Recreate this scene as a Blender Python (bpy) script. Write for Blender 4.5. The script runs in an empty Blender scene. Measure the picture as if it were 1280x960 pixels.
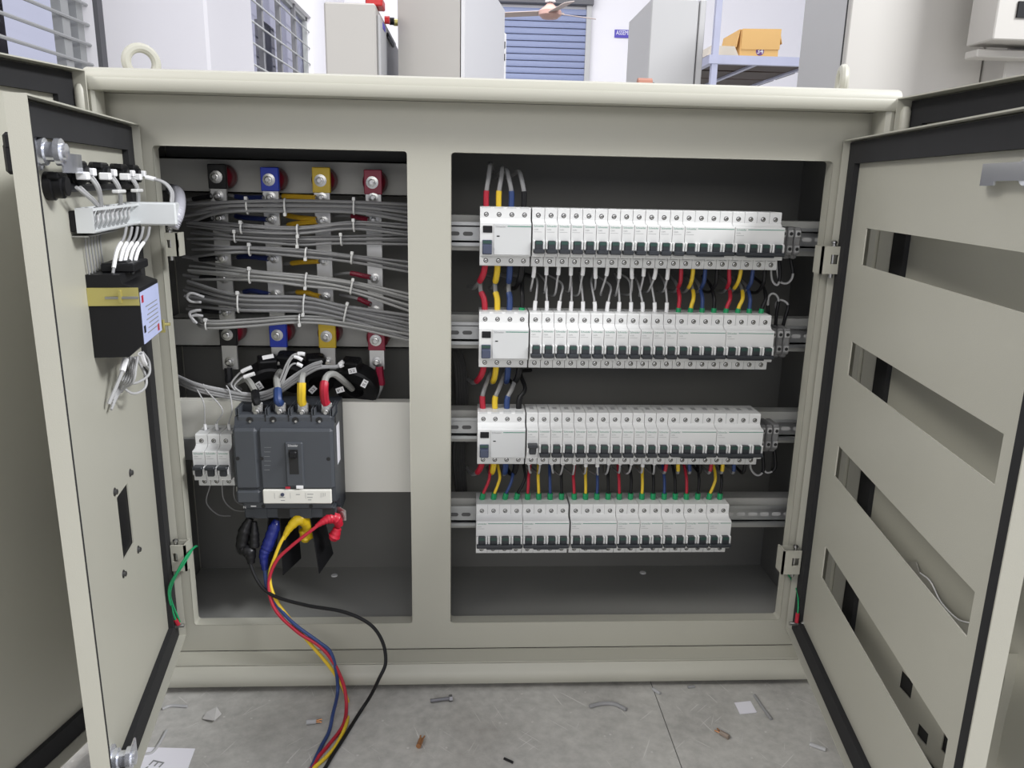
import bpy, bmesh, math, random
from mathutils import Vector, Matrix
random.seed(7)
SC = bpy.context.scene
COL = SC.collection
# ------------------------------------------------------------------ camera
FPX = 982.09
CAM = Vector((0.0278, -1.12, 0.7685)); YAW, PIT, ROL = 0.0563, 0.2486, 0.0213
FW = Vector((math.sin(YAW)*math.cos(PIT), math.cos(YAW)*math.cos(PIT), -math.sin(PIT)))
R0 = Vector((math.cos(YAW), -math.sin(YAW), 0)); U0 = R0.cross(FW)
RT = R0*math.cos(ROL) + U0*math.sin(ROL); UP = -R0*math.sin(ROL) + U0*math.cos(ROL)
cd = bpy.data.cameras.new('camera'); cam = bpy.data.objects.new('camera', cd); COL.objects.link(cam)
cd.sensor_fit = 'HORIZONTAL'; cd.sensor_width = 36; cd.lens = FPX/1280*36; cd.clip_start = 0.02; cd.clip_end = 200
m = Matrix((RT, UP, -FW)).transposed().to_4x4(); m.translation = CAM
cam.matrix_world = m
SC.camera = cam
# ------------------------------------------------------------------ world, lamps, exposure
SC.view_settings.view_transform = 'Standard'; SC.view_settings.look = 'None'
SC.view_settings.gamma = 1; SC.view_settings.use_curve_mapping = False
SC.view_settings.exposure = -0.20
w = bpy.data.worlds.new('world'); SC.world = w; w.use_nodes = True
bg = w.node_tree.nodes['Background']; bg.inputs[0].default_value = (0.88, 0.89, 1.0, 1); bg.inputs[1].default_value = 0.80
def area(name, loc, rot, sx, sy, power, color=(1, .975, .93)):
    l = bpy.data.lights.new(name, 'AREA'); l.shape = 'RECTANGLE'; l.size = sx; l.size_y = sy; l.energy = power; l.color = color
    o = bpy.data.objects.new(name, l); COL.objects.link(o); o.location = loc; o.rotation_euler = rot
    return o
def aimed(name, loc, tgt, sx, sy, power, color=(1, .975, .93)):
    return area(name, loc, (Vector(tgt)-Vector(loc)).to_track_quat('-Z', 'Y').to_euler(), sx, sy, power, color)
aimed('unseen_area_lamp', (2.7, -1.1, 3.0), (-.4, -.25, .3), 1.6, .5, 205, (.97, .98, 1))  # unseen side fill at the right, added to brighten the left inner door
aimed('unseen_area_lamp', (-2.3, -1.7, 2.9), (.5, -.2, .35), 1.6, .5, 72)  # unseen side fill at the left, added to lift the right inner door
aimed('unseen_area_lamp', (0.2, -5.0, 2.0), (0, 0, .2), 3.0, .9, 44)  # fill added low behind the camera to brighten breakers and interior
aimed('unseen_area_lamp', (0.0, -1.9, 3.2), (0.1, -.6, 0), 2.4, .3, 8)  # overhead lamp added out of view to brighten the floor
aimed('unseen_area_lamp', (0.3, 9.0, 5.2), (0.3, 12, 1), 6, 3, 560, (1, 1, 1))  # out-of-view lamp lighting the far wall and shutter
aimed('unseen_area_lamp', (0.8, 2.9, 4.6), (0.8, 3.2, 0), 4, 1.0, 115, (1, .99, .97))  # out-of-view lamp lighting the cabinets behind the enclosure

# unprojection of photo pixels onto real planes of the calibrated scene
def ray(px, py): return FW*FPX + RT*(px-640) - UP*(py-480)
def at(px, py, Y):
    d = ray(px, py); return CAM + d*((Y-CAM.y)/d.y)
def atx(px, py, X):
    d = ray(px, py); return CAM + d*((X-CAM.x)/d.x)
def fl(px, py, z=0.0):
    d = ray(px, py); return CAM + d*((z-CAM.z)/d.z)
# ------------------------------------------------------------------ materials
MATS = {}
def mat(name, col, rough=.5, metal=0, noise=None, bump=None, emit=None, spec=.5, coat=0):
    if name in MATS: return MATS[name]
    m_ = bpy.data.materials.new(name); m_.use_nodes = True; nt = m_.node_tree; b = nt.nodes['Principled BSDF']
    b.inputs['Base Color'].default_value = (*col, 1); b.inputs['Roughness'].default_value = rough
    b.inputs['Metallic'].default_value = metal; b.inputs['Specular IOR Level'].default_value = spec
    if coat: b.inputs['Coat Weight'].default_value = coat
    if noise or bump:
        tc = nt.nodes.new('ShaderNodeTexCoord')
    if noise:
        sc_, amt = noise
        n = nt.nodes.new('ShaderNodeTexNoise'); n.inputs['Scale'].default_value = sc_; n.inputs['Detail'].default_value = 5
        nt.links.new(tc.outputs['Object'], n.inputs['Vector'])
        mx = nt.nodes.new('ShaderNodeMix'); mx.data_type = 'RGBA'
        mx.inputs[6].default_value = (*[c*(1-amt) for c in col], 1); mx.inputs[7].default_value = (*[min(1, c*(1+amt)) for c in col], 1)
        nt.links.new(n.outputs['Fac'], mx.inputs[0]); nt.links.new(mx.outputs[2], b.inputs['Base Color'])
    if bump:
        sc_, st = bump
        n = nt.nodes.new('ShaderNodeTexNoise'); n.inputs['Scale'].default_value = sc_; n.inputs['Detail'].default_value = 2
        nt.links.new(tc.outputs['Object'], n.inputs['Vector'])
        bp = nt.nodes.new('ShaderNodeBump'); bp.inputs['Strength'].default_value = st; bp.inputs['Distance'].default_value = .001
        nt.links.new(n.outputs['Fac'], bp.inputs['Height']); nt.links.new(bp.outputs['Normal'], b.inputs['Normal'])
    if emit:
        b.inputs['Emission Color'].default_value = (*emit[0], 1); b.inputs['Emission Strength'].default_value = emit[1]
    MATS[name] = m_; return m_
PAINT = mat('powder_coat_pebble_grey', (.415, .407, .345), .42, noise=(3, .03), bump=(900, .12))
PAINTB = mat('powder_coat_background', (.44, .425, .395), .45, noise=(2, .03))
PAINTG = mat('powder_coat_grey', (.44, .44, .44), .45, noise=(2, .03))
DARKIN = mat('dark_grey_inner', (.15, .15, .14), .6, noise=(6, .12))  # even dark grey of the inner back, sides, top and partition
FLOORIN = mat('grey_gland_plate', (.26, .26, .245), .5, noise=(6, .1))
BEAM = mat('galvanised_grey_beam', (.44, .44, .41), .5, noise=(10, .08))
GASKET = mat('black_foam_gasket', (.011, .011, .012), .85, noise=(40, .25))
WHITE = mat('white_breaker_plastic', (.66, .665, .655), .38)
LTGREY = mat('light_grey_plastic', (.54, .55, .545), .38)
TOGGLE = mat('dark_slate_toggle', (.022, .025, .030), .35)
TOGBLUE = mat('blue_slate_toggle', (.05, .06, .10), .35)
TEAL = mat('green_indicator_window', (.020, .058, .047), .3)
GREENLN = mat('green_print', (.02, .20, .13), .5)
GREYPR = mat('grey_print', (.25, .26, .26), .5)
HOLE = mat('dark_recess', (.012, .012, .012), .7)
STEEL = mat('zinc_steel', (.46, .46, .45), .30, 1)
CHROME = mat('chrome', (.80, .82, .88), .20, .8)
ALU = mat('aluminium', (.50, .50, .49), .42, .75, noise=(30, .06))
RAIL = mat('galvanised_rail', (.46, .47, .47), .38, .7, noise=(25, .05))
BRASS = mat('zinc_yellow', (.62, .55, .20), .3, .8)
COPPER = mat('copper', (.55, .27, .13), .4, .9)
SLATE = mat('slate_breaker_plastic', (.056, .062, .071), .55, bump=(700, .08))
SLATED = mat('dark_slate_plastic', (.035, .040, .048), .5)
BLACK = mat('black_plastic', (.009, .009, .010), .45, spec=.25)
BLKTAPE = mat('black_tape', (.007, .007, .008), .35, bump=(120, .5), spec=.35)
BLUETAPE = mat('blue_tape', (.010, .018, .16), .25, bump=(120, .5))
WGREY = mat('grey_pvc_cable', (.27, .27, .27), .42)
WGREYL = mat('light_grey_pvc_cable', (.40, .40, .40), .4)
WRED = mat('red_pvc', (.42, .014, .035), .45)
WYEL = mat('yellow_pvc', (.72, .50, .03), .4)
WBLU = mat('blue_pvc', (.022, .05, .165), .45)
WBLK = mat('black_pvc', (.009, .009, .010), .45, spec=.3)
WBUN = mat('bundle_grey_pvc', (.20, .20, .20), .45)
WBUNL = mat('bundle_pale_pvc', (.30, .30, .29), .45)
WGRN = mat('green_pvc', (.01, .27, .10), .4)
BBLU = mat('blue_shrink', (.008, .035, .42), .35)
BYEL = mat('yellow_shrink', (.62, .43, .02), .4)
BRED = mat('crimson_shrink', (.26, .008, .035), .4)
INSU = mat('dark_red_insulator', (.17, .008, .02), .3)
FERR = mat('white_ferrule', (.82, .82, .82), .45)
TIE = mat('white_nylon', (.66, .66, .64), .4)
PAPER = mat('white_paper', (.80, .79, .84), .8)
WALLP = mat('white_wall_paint', (.80, .79, .82), .8, noise=(1.5, .02))
SHUT = mat('lavender_shutter_paint', (.23, .27, .43), .5, noise=(1.2, .05))
GRILL = mat('grey_grill_paint', (.38, .39, .39), .5)
CARD = mat('cardboard', (.80, .50, .19), .8, noise=(5, .06))
RACK = mat('blue_grey_rack_steel', (.42, .44, .58), .45, noise=(8, .15))
BROWN = mat('brown_ply', (.06, .045, .042), .7)
SIGNB = mat('sign_blue', (.08, .06, .42), .5)
PURP = mat('purple_print', (.16, .06, .22), .6)
LABELP = mat('lavender_label', (.50, .55, .80), .4, noise=(60, .06))
REDP = mat('red_lamp', (.5, .02, .02), .3)
def floor_mat():
    m_ = bpy.data.materials.new('worn_concrete'); m_.use_nodes = True; nt = m_.node_tree; b = nt.nodes['Principled BSDF']
    tc = nt.nodes.new('ShaderNodeTexCoord')
    def noise(scale, det=6, vec=None, rough=.6):
        n = nt.nodes.new('ShaderNodeTexNoise'); n.inputs['Scale'].default_value = scale; n.inputs['Detail'].default_value = det; n.inputs['Roughness'].default_value = rough
        nt.links.new(vec or tc.outputs['Object'], n.inputs['Vector']); return n.outputs['Fac']
    def ramp(f, stops):
        r = nt.nodes.new('ShaderNodeValToRGB'); e = r.color_ramp.elements
        while len(e) < len(stops): e.new(.5)
        for i, (p, c) in enumerate(stops): e[i].position = p; e[i].color = (*c, 1)
        nt.links.new(f, r.inputs[0]); return r.outputs['Color']
    def mix(fac, a, c, mode='MIX'):
        x = nt.nodes.new('ShaderNodeMix'); x.data_type = 'RGBA'; x.blend_type = mode
        for s, v in ((0, fac), (6, a), (7, c)):
            if isinstance(v, (int, float)): x.inputs[s].default_value = v
            elif isinstance(v, tuple): x.inputs[s].default_value = (*v, 1)
            else: nt.links.new(v, x.inputs[s])
        return x.outputs[2]
    base = ramp(noise(9), [(.3, (.36, .35, .325)), (.7, (.58, .57, .53))])
    base = mix(.35, base, ramp(noise(70, 8), [(.35, (.27, .265, .25)), (.65, (.52, .51, .48))]))
    for i, (ang, sx, sy, th) in enumerate(((1.15, 9, 260, .715), (1.95, 12, 300, .72), (2.4, 11, 280, .715), (.75, 13, 300, .72))):
        mp = nt.nodes.new('ShaderNodeMapping'); mp.vector_type = 'TEXTURE'; mp.inputs['Rotation'].default_value = (0, 0, ang); mp.inputs['Scale'].default_value = (1/sx, 1/sy, 1); mp.inputs['Location'].default_value = (i*3.7, i*1.3, 0)
        nt.links.new(tc.outputs['Object'], mp.inputs['Vector'])
        s = ramp(noise(1, 2, mp.outputs[0], .4), [(th, (0, 0, 0)), (th+.03, (.8, .8, .8))])
        base = mix(s, base, (.62, .61, .58))
    v = nt.nodes.new('ShaderNodeTexVoronoi'); v.inputs['Scale'].default_value = 38; nt.links.new(tc.outputs['Object'], v.inputs['Vector'])
    base = mix(ramp(v.outputs['Distance'], [(.05, (.7, .7, .7)), (.09, (0, 0, 0))]), base, (.62, .61, .58))
    st = ramp(noise(2.2, 3), [(.60, (0, 0, 0)), (.75, (.55, .55, .55))]); base = mix(st, base, (.12, .10, .08))
    nt.links.new(base, b.inputs['Base Color']); b.inputs['Roughness'].default_value = .62
    bp = nt.nodes.new('ShaderNodeBump'); bp.inputs['Strength'].default_value = .25; bp.inputs['Distance'].default_value = .002
    nt.links.new(noise(60, 6), bp.inputs['Height']); nt.links.new(bp.outputs['Normal'], b.inputs['Normal'])
    return m_
CONC = floor_mat()
def glass_mat():
    m_ = bpy.data.materials.new('window_glass'); m_.use_nodes = True; b = m_.node_tree.nodes['Principled BSDF']
    b.inputs['Base Color'].default_value = (.86, .88, 1, 1); b.inputs['Transmission Weight'].default_value = 1; b.inputs['IOR'].default_value = 1.06; b.inputs['Roughness'].default_value = 0
    return m_
GLASS = glass_mat()
# ------------------------------------------------------------------ mesh builder
class MB:
    def __init__(s): s.v = []; s.f = []; s.m = []
    def face(s, ids, mi=0): s.f.append(ids); s.m.append(mi)
    def add(s, vs, fs, mi=0):
        o = len(s.v); s.v += [Vector(p) for p in vs]
        for f in fs: s.face([o+i for i in f], mi)
    def box(s, x0, x1, y0, y1, z0, z1, mi=0, bev=0):
        c = Vector(((x0+x1)/2, (y0+y1)/2, (z0+z1)/2)); h = Vector((abs(x1-x0)/2, abs(y1-y0)/2, abs(z1-z0)/2))
        s.obox(c, (1, 0, 0), (0, 1, 0), (0, 0, 1), h, mi, bev)
    def obox(s, c, ax, ay, az, h, mi=0, bev=0):
        c = Vector(c); A = [Vector(ax), Vector(ay), Vector(az)]
        def W(p): return c + A[0]*p[0] + A[1]*p[1] + A[2]*p[2]
        if bev <= 0:
            vs = [W((sx*h[0], sy*h[1], sz*h[2])) for sx in (-1, 1) for sy in (-1, 1) for sz in (-1, 1)]
            s.add(vs, [(0, 1, 3, 2), (4, 6, 7, 5), (0, 4, 5, 1), (2, 3, 7, 6), (0, 2, 6, 4), (1, 5, 7, 3)], mi); return
        b = min(bev, .49*2*min(h)/1.0)
        idx = {}; vs = []
        for sx in (-1, 1):
            for sy in (-1, 1):
                for sz in (-1, 1):
                    for a in range(3):
                        p = [sx*h[0], sy*h[1], sz*h[2]]
                        for k in range(3):
                            if k != a: p[k] -= (sx, sy, sz)[k]*b
                        idx[(sx, sy, sz, a)] = len(vs); vs.append(W(p))
        fs = []
        sg = (-1, 1)
        for a in range(3):
            o1, o2 = [k for k in range(3) if k != a]
            for d in sg:
                q = []
                for (u, v) in ((-1, -1), (1, -1), (1, 1), (-1, 1)):
                    t = [0, 0, 0]; t[a] = d; t[o1] = u; t[o2] = v; q.append(idx[(*t, a)])
                fs.append(q)
            for u in sg:
                for v in sg:
                    q = []
                    t = [0, 0, 0]; t[o1] = u; t[o2] = v
                    t[a] = -1; q += [idx[(*t, o1)], idx[(*t, o2)]]
                    t[a] = 1; q += [idx[(*t, o2)], idx[(*t, o1)]]
                    fs.append(q)
        for sx in sg:
            for sy in sg:
                for sz in sg: fs.append([idx[(sx, sy, sz, a)] for a in range(3)])
        s.add(vs, fs, mi)
    def prism(s, poly, fn, t0, t1, mi=0):
        n = len(poly); vs = [fn(a, b, t0) for a, b in poly] + [fn(a, b, t1) for a, b in poly]
        s.add(vs, [list(range(n)), list(range(n, 2*n))[::-1]] + [(i, (i+1) % n, n+(i+1) % n, n+i) for i in range(n)], mi)
    def cyl(s, p0, p1, r0, r1=None, n=12, mi=0, cap=True):
        s.tube([p0, p1], [r0, r0 if r1 is None else r1], n, mi, cap)
    def tube(s, pts, rad, n=8, mi=0, cap=True, flat=1.0):
        pts = [Vector(p) for p in pts]; k = len(pts)
        if not isinstance(rad, (list, tuple)): rad = [rad]*k
        tan = []
        for i in range(k):
            t = pts[min(i+1, k-1)] - pts[max(i-1, 0)]
            tan.append(t.normalized() if t.length > 1e-9 else Vector((0, 0, 1)))
        ref = Vector((0, 0, 1)) if abs(tan[0].z) < .9 else Vector((1, 0, 0))
        nrm = tan[0].cross(ref).normalized(); vs = []
        for i in range(k):
            nrm = (nrm - tan[i]*nrm.dot(tan[i]))
            nrm = nrm.normalized() if nrm.length > 1e-6 else tan[i].orthogonal().normalized()
            bn = tan[i].cross(nrm)
            for j in range(n):
                a = 2*math.pi*j/n
                vs.append(pts[i] + (nrm*math.cos(a) + bn*math.sin(a)*flat)*rad[i])
        fs = [(i*n+j, i*n+(j+1) % n, (i+1)*n+(j+1) % n, (i+1)*n+j) for i in range(k-1) for j in range(n)]
        if cap: fs += [list(range(n))[::-1], list(range((k-1)*n, k*n))]
        s.add(vs, fs, mi)
    def lathe(s, o, axis, prof, n=20, mi=0):
        o = Vector(o); ax = Vector(axis).normalized(); e1 = ax.orthogonal().normalized(); e2 = ax.cross(e1)
        vs = []; k = len(prof)
        for r, h in prof:
            for j in range(n):
                a = 2*math.pi*j/n; vs.append(o + ax*h + (e1*math.cos(a)+e2*math.sin(a))*r)
        fs = [(i*n+j, i*n+(j+1) % n, (i+1)*n+(j+1) % n, (i+1)*n+j) for i in range(k-1) for j in range(n)]
        fs += [list(range(n))[::-1], list(range((k-1)*n, k*n))]
        s.add(vs, fs, mi)
    def torus(s, c, axis, R, r, n=24, k=10, mi=0, a0=0, a1=2*math.pi):
        c = Vector(c); ax = Vector(axis).normalized(); e1 = ax.orthogonal().normalized() if abs(ax.z) > .9 else Vector((0, 0, 1)).cross(ax).normalized(); e2 = ax.cross(e1)
        vs = []
        for i in range(n):
            t = a0+(a1-a0)*i/n; d = e1*math.cos(t)+e2*math.sin(t)
            for j in range(k):
                u = 2*math.pi*j/k; vs.append(c + d*(R+r*math.cos(u)) + ax*r*math.sin(u))
        s.add(vs, [(i*k+j, i*k+(j+1) % k, ((i+1) % n)*k+(j+1) % k, ((i+1) % n)*k+j) for i in range(n) for j in range(k)], mi)
    def mesh(s, name, mats, smooth=True, ang=35):
        me = bpy.data.meshes.new(name)
        me.from_pydata([tuple(p) for p in s.v], [], s.f)
        for m_ in (mats if isinstance(mats, (list, tuple)) else [mats]): me.materials.append(m_)
        me.polygons.foreach_set('material_index', s.m)
        b = bmesh.new(); b.from_mesh(me); bmesh.ops.recalc_face_normals(b, faces=b.faces); b.to_mesh(me); b.free()
        if smooth:
            me.polygons.foreach_set('use_smooth', [True]*len(me.polygons)); me.set_sharp_from_angle(angle=math.radians(ang))
        me.update(); return me
    def move(s, fn): s.v = [Vector(fn(p)) for p in s.v]; return s
def link(name, me, parent=None):
    o = bpy.data.objects.new(name, me); COL.objects.link(o)
    if parent: o.parent = parent
    return o
def obj(name, mb, mats, parent=None, label=None, smooth=True):
    o = link(name, mb.mesh(name, mats, smooth), parent)
    if parent:
        mw = Matrix()
        p = parent
        chain = []
        while p: chain.append(p); p = p.parent
        for p in reversed(chain): mw = mw @ Matrix.LocRotScale(p.location, p.rotation_euler, p.scale)
        if mw != Matrix(): o.data.transform(mw.inverted())
    if label: o['label'] = label
    return o
def tag(o, label, cat, group=None):
    o['label'] = label; o['category'] = cat
    if group: o['group'] = group
    return o
def thing(name, label, cat, group=None, loc=(0, 0, 0)):
    o = bpy.data.objects.new(name, None); COL.objects.link(o); o.location = loc; o.empty_display_size = .02
    return tag(o, label, cat, group)
def struct(o): o['kind'] = 'structure'; return o
def lobj(name, mb, mats, parent, label=None):   # local coordinates
    o = link(name, mb.mesh(name, mats), parent)
    if label: o['label'] = label
    return o
def dup(root, loc, label=None, group=None):
    r = root.copy(); COL.objects.link(r); r.location = loc
    if label: r['label'] = label
    if group: r['group'] = group
    for ch in list(root.children):
        c = ch.copy(); COL.objects.link(c); c.parent = r
        for g in list(ch.children):
            d = g.copy(); COL.objects.link(d); d.parent = c
    return r
_tc = {}
def text_geo(txt, size):
    k = (txt, size)
    if k in _tc: return _tc[k]
    cu = bpy.data.curves.new('t', 'FONT'); cu.body = txt; cu.size = size; cu.align_x = 'LEFT'; cu.resolution_u = 2
    o = bpy.data.objects.new('t', cu); me = bpy.data.meshes.new_from_object(o)
    r = ([v.co.copy() for v in me.vertices], [list(p.vertices) for p in me.polygons])
    bpy.data.objects.remove(o); bpy.data.curves.remove(cu); bpy.data.meshes.remove(me)
    _tc[k] = r; return r
def add_text(mb, txt, size, org, ax, ay, mi=0, width=None):
    vs, fs = text_geo(txt, size)
    if not vs: return
    sx = 1
    if width:
        mx = max(v.x for v in vs); sx = width/mx
    org, ax, ay = Vector(org), Vector(ax), Vector(ay)
    mb.add([org + ax*v.x*sx + ay*v.y for v in vs], fs, mi)
def smoothpath(pts, per=8):
    pts = [Vector(p) for p in pts]
    if len(pts) < 3: return [pts[0].lerp(pts[1], i/4) for i in range(5)]
    P = [pts[0]*2-pts[1]] + pts + [pts[-1]*2-pts[-2]]; out = []
    for i in range(1, len(P)-2):
        for j in range(per):
            t = j/per; a, b, c, d = P[i-1:i+3]
            out.append(.5*((2*b)+(c-a)*t+(2*a-5*b+4*c-d)*t*t+(3*b-a-3*c+d)*t**3))
    out.append(pts[-1]); return out
def sub(path, t0, t1):
    n = len(path)-1; a, b = t0*n, t1*n; out = []
    def g(u):
        i = min(int(u), n-1); return path[i].lerp(path[i+1], u-i)
    out.append(g(a)); i = int(a)+1
    while i < b: 
        if i > a+1e-6: out.append(path[i])
        i += 1
    out.append(g(b)); return out
def wire(name, label, cat, group, pts, r, mt, sleeves=(), per=6, n=8, parent=None):
    path = smoothpath(pts, per)
    a = MB(); a.tube(path, r, n)
    if parent: return obj(name, a, mt, parent, label)
    if not sleeves:
        return tag(obj(name, a, mt), label, cat, group)
    root = thing(name, label, cat, group, loc=path[0])
    obj('cable_sheath', a, mt, root)
    for (t0, t1, sm, sr, sn) in sleeves:
        b = MB(); b.tube(sub(path, t0, t1), sr, n); obj(sn, b, sm, root)
    return root
ORD = ['first', 'second', 'third', 'fourth', 'fifth', 'sixth', 'seventh', 'eighth', 'ninth', 'tenth', 'eleventh', 'twelfth', 'thirteenth', 'fourteenth', 'fifteenth', 'sixteenth', 'seventeenth', 'eighteenth', 'nineteenth', 'twentieth', 'twenty-first', 'twenty-second']
def grid_plate(us, zs, solid, t, fn, mi=0):
    """plate of thickness t with rectangular holes; fn(u, w, z) maps to space"""
    mb = MB(); nu, nz = len(us)-1, len(zs)-1
    S = lambda i, j: 0 <= i < nu and 0 <= j < nz and solid((us[i]+us[i+1])/2, (zs[j]+zs[j+1])/2)
    vid = {}
    def V(i, j, k):
        if (i, j, k) not in vid:
            vid[(i, j, k)] = len(mb.v); mb.v.append(Vector(fn(us[i], t*k, zs[j])))
        return vid[(i, j, k)]
    for i in range(nu):
        for j in range(nz):
            if not S(i, j): continue
            mb.face([V(i, j, 1), V(i+1, j, 1), V(i+1, j+1, 1), V(i, j+1, 1)], mi); mb.face([V(i, j, 0), V(i, j+1, 0), V(i+1, j+1, 0), V(i+1, j, 0)], mi)
            if not S(i-1, j): mb.face([V(i, j, 0), V(i, j, 1), V(i, j+1, 1), V(i, j+1, 0)], mi)
            if not S(i+1, j): mb.face([V(i+1, j, 0), V(i+1, j+1, 0), V(i+1, j+1, 1), V(i+1, j, 1)], mi)
            if not S(i, j-1): mb.face([V(i, j, 0), V(i+1, j, 0), V(i+1, j, 1), V(i, j, 1)], mi)
            if not S(i, j+1): mb.face([V(i, j+1, 0), V(i, j+1, 1), V(i+1, j+1, 1), V(i+1, j+1, 0)], mi)
    return mb
def cuts(a, b, holes):
    return sorted(set([a, b] + [x for h in holes for x in h if a < x < b]))

# ================================================================== THE ROOM
fm = MB()
for (x0, x1, y0, y1) in ((-7, .3215, -3.5, 18), (.3230, 8, -3.5, 18)): fm.box(x0, x1, y0, y1, -.1, 0)
fm.box(.3210, .3235, -3.5, 18, -.1, -.0012, 1)
struct(obj('floor', fm, [CONC, mat('joint_dirt', (.12, .115, .105), .8)], smooth=False))
BY = 16.0                                             # far wall
wb = MB(); wb.box(-7, 9, BY, BY+.2, 0, 6); struct(obj('wall_back', wb, WALLP, smooth=False))
WX = -2.5                                             # left wall with two grilled windows
def wall_left():
    # openings along y: window 1 (y 1.2..4.7), window 2 (y 7.6..12.4)
    hs = [(1.0, 4.72, 1.0, 3.2), (7.6, 12.45, 1.0, 3.25)]
    us = cuts(-.5, BY, [(h[0], h[1]) for h in hs]); zs = cuts(0, 6, [(h[2], h[3]) for h in hs])
    mb = grid_plate(us, zs, lambda u, z: not any(h[0] < u < h[1] and h[2] < z < h[3] for h in hs), .22, lambda u, t, z: (WX-.22+t, u, z))
    struct(obj('wall_left', mb, WALLP, smooth=False))
    for k, h in enumerate(hs):
        y0, y1, z0, z1 = h
        fr = struct(bpy.data.objects.new('window_%d' % (k+1), None)); COL.objects.link(fr); fr.location = (WX, (y0+y1)/2, z0)
        X = WX-.10
        f = MB()
        for a in ((y0, y0+.06, z0, z1), (y1-.09, y1, z0, z1), (y0, y1, z1-.06, z1), (y0, y1, z0, z0+.06)): f.box(X-.03, X+.03, *a)
        obj('window_frame', f, GRILL, fr)
        nm = 6 if k == 0 else 5
        ys = [y0 + (y1-y0)*i/nm for i in range(1, nm)] if k else [1.6, 2.6, atx(74, 40, WX-.1).y]
        for yy in ys:
            hw_ = .05 if k == 0 else .04; b = MB(); b.box(X-.01, X+.05, yy-hw_, yy+hw_, z0, z1); obj('mullion', b, GRILL if k == 0 else mat('dark_grill', (.16, .16, .17), .5), fr)
        zz = z0+.12
        while zz < z1-.05:
            b = MB(); b.cyl((X+.06, y0, zz), (X+.06, y1, zz), .011, n=6); obj('grill_bar', b, GRILL, fr); zz += .125 if k == 0 else .24
        g = MB(); g.box(X-.06, X-.052, y0, y1, z0, z1); obj('pane', g, GLASS, fr)
        # what stands outside close to the panes
        if k == 0:
            for q, (pa_, pb_) in enumerate(((-40, 7), (107, 118), (122, 133), (138, 163))):
                c = MB(); c.box(WX-.45, WX-.4, atx(pa_, 40, WX-.4).y, atx(pb_, 40, WX-.4).y, .0, 3.4)
                tag(obj('curtain', c, mat('dark_curtain', (.04, .034, .03), .9, noise=(9, .4))), 'dark curtain strip behind the near barred window, %s from the left' % ORD[q], 'curtain', 'curtain strips behind the near window')
        else:
            for i, a in enumerate((7.9, 9.6, 11.3)):
                c = MB(); c.box(WX-.6, WX-.5, a, a+.75, .0, 3.0)
                tag(obj('shutter_leaf', c, mat('dark_leaf', (.035, .035, .04), .8)), '%s dark leaf behind the far barred window' % ['nearest', 'middle', 'farthest'][i], 'shutter', 'dark leaves behind the far window')
wall_left()
pm = MB(); pm.box(WX-.02, -1.78, 4.80, 6.0, 0, 6, bev=.02); pm2 = MB(); pm2.box(WX, WX+.03, 4.72, 4.80, 0, 6)
struct(obj('wall_pillar', pm, WALLP)); struct(obj('trim_1', pm2, mat('dark_jamb', (.10, .10, .11), .6)))
# roller shutter
sx0, sx1 = at(617, 60, BY-.05).x, at(731, 60, BY-.05).x; ztop = at(675, 4, BY-.05).z
sr = struct(bpy.data.objects.new('door_1', None)); COL.objects.link(sr); sr.location = ((sx0+sx1)/2, BY, 0)
z = 0.0
slat = MB(); slat.prism([(0, -.058), (-.03, -.055), (-.045, 0), (-.03, .05), (0, .058)], lambda a, b, t: (t, a, b), sx0, sx1)
sme = slat.mesh('slat', SHUT)
while z < ztop-.1:
    o = link('slat', sme, sr); o.location = (-(sx0+sx1)/2, -.04, z+.06); z += .124
b = MB(); b.box(sx0-.12, sx1+.12, BY-.25, BY, ztop-.03, ztop+.35); obj('shutter_box', b, mat('dark_box', (.12, .12, .13), .6), sr)
b = MB(); b.box(sx1, sx1+.10, BY-.14, BY, 0, ztop); obj('guide_rail', b, PAINTG, sr)
b = MB(); b.box(sx0-.10, sx0, BY-.14, BY, 0, ztop); obj('guide_rail', b, PAINTG, sr)
# blue sign on the far wall
s0, s1 = at(768.5, 37, BY-.02), at(800, 48, BY-.02)
sg = thing('wall_sign', 'blue wall sign with white lettering on the far white wall', 'sign', loc=((s0.x+s1.x)/2, BY-.01, s1.z))
b = MB(); b.box(s0.x, s0.x+.64, BY-.03, BY-.003, s1.z, s0.z); obj('board', b, SIGNB, sg)
b = MB(); add_text(b, 'ASSEMBLY LINE', .12, (s0.x+.03, BY-.031, s1.z+.055), (1, 0, 0), (0, 0, 1), width=.58); obj('lettering', b, FERR, sg)
# ceiling fan
FY = 10.0; hb = at(687.5, 15, FY)
fan = thing('ceiling_fan', 'brown ceiling fan hanging before the roller shutter', 'fan', loc=hb)
b = MB(); b.lathe(hb+Vector((0, 0, -.09)), (0, 0, 1), [(.02, 0), (.10, .01), (.15, .05), (.15, .10), (.08, .15), (.03, .2)]); obj('motor', b, mat('fan_brown', (.36, .22, .19), .4), fan)
b = MB(); b.cyl(hb+Vector((0, 0, .05)), hb+Vector((0, 0, 1.6)), .018); b.lathe(hb+Vector((0, 0, .12)), (0, 0, 1), [(.07, 0), (.03, .12)]); obj('down_rod', b, FERR, fan)
for a in (25, 160, 285):
    a = math.radians(a); d = Vector((math.cos(a), math.sin(a), 0)); p = Vector((-math.sin(a), math.cos(a), 0))
    b = MB(); b.obox(hb+d*.40+Vector((0, 0, -.01)), d, (p+Vector((0, 0, .22))).normalized(), d.cross((p+Vector((0, 0, .22))).normalized()), (.28, .07, .006), bev=.004); b.obox(hb+d*.14, d, p, (0, 0, 1), (.06, .03, .006)); obj('blade', b, mat('fan_blade', (.33, .27, .25), .5), fan)

def quad_prism(mb, foot, z0, z1, mi=0):
    mb.prism(foot, lambda a, b, t: (a, b, t), z0, z1, mi)
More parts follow.
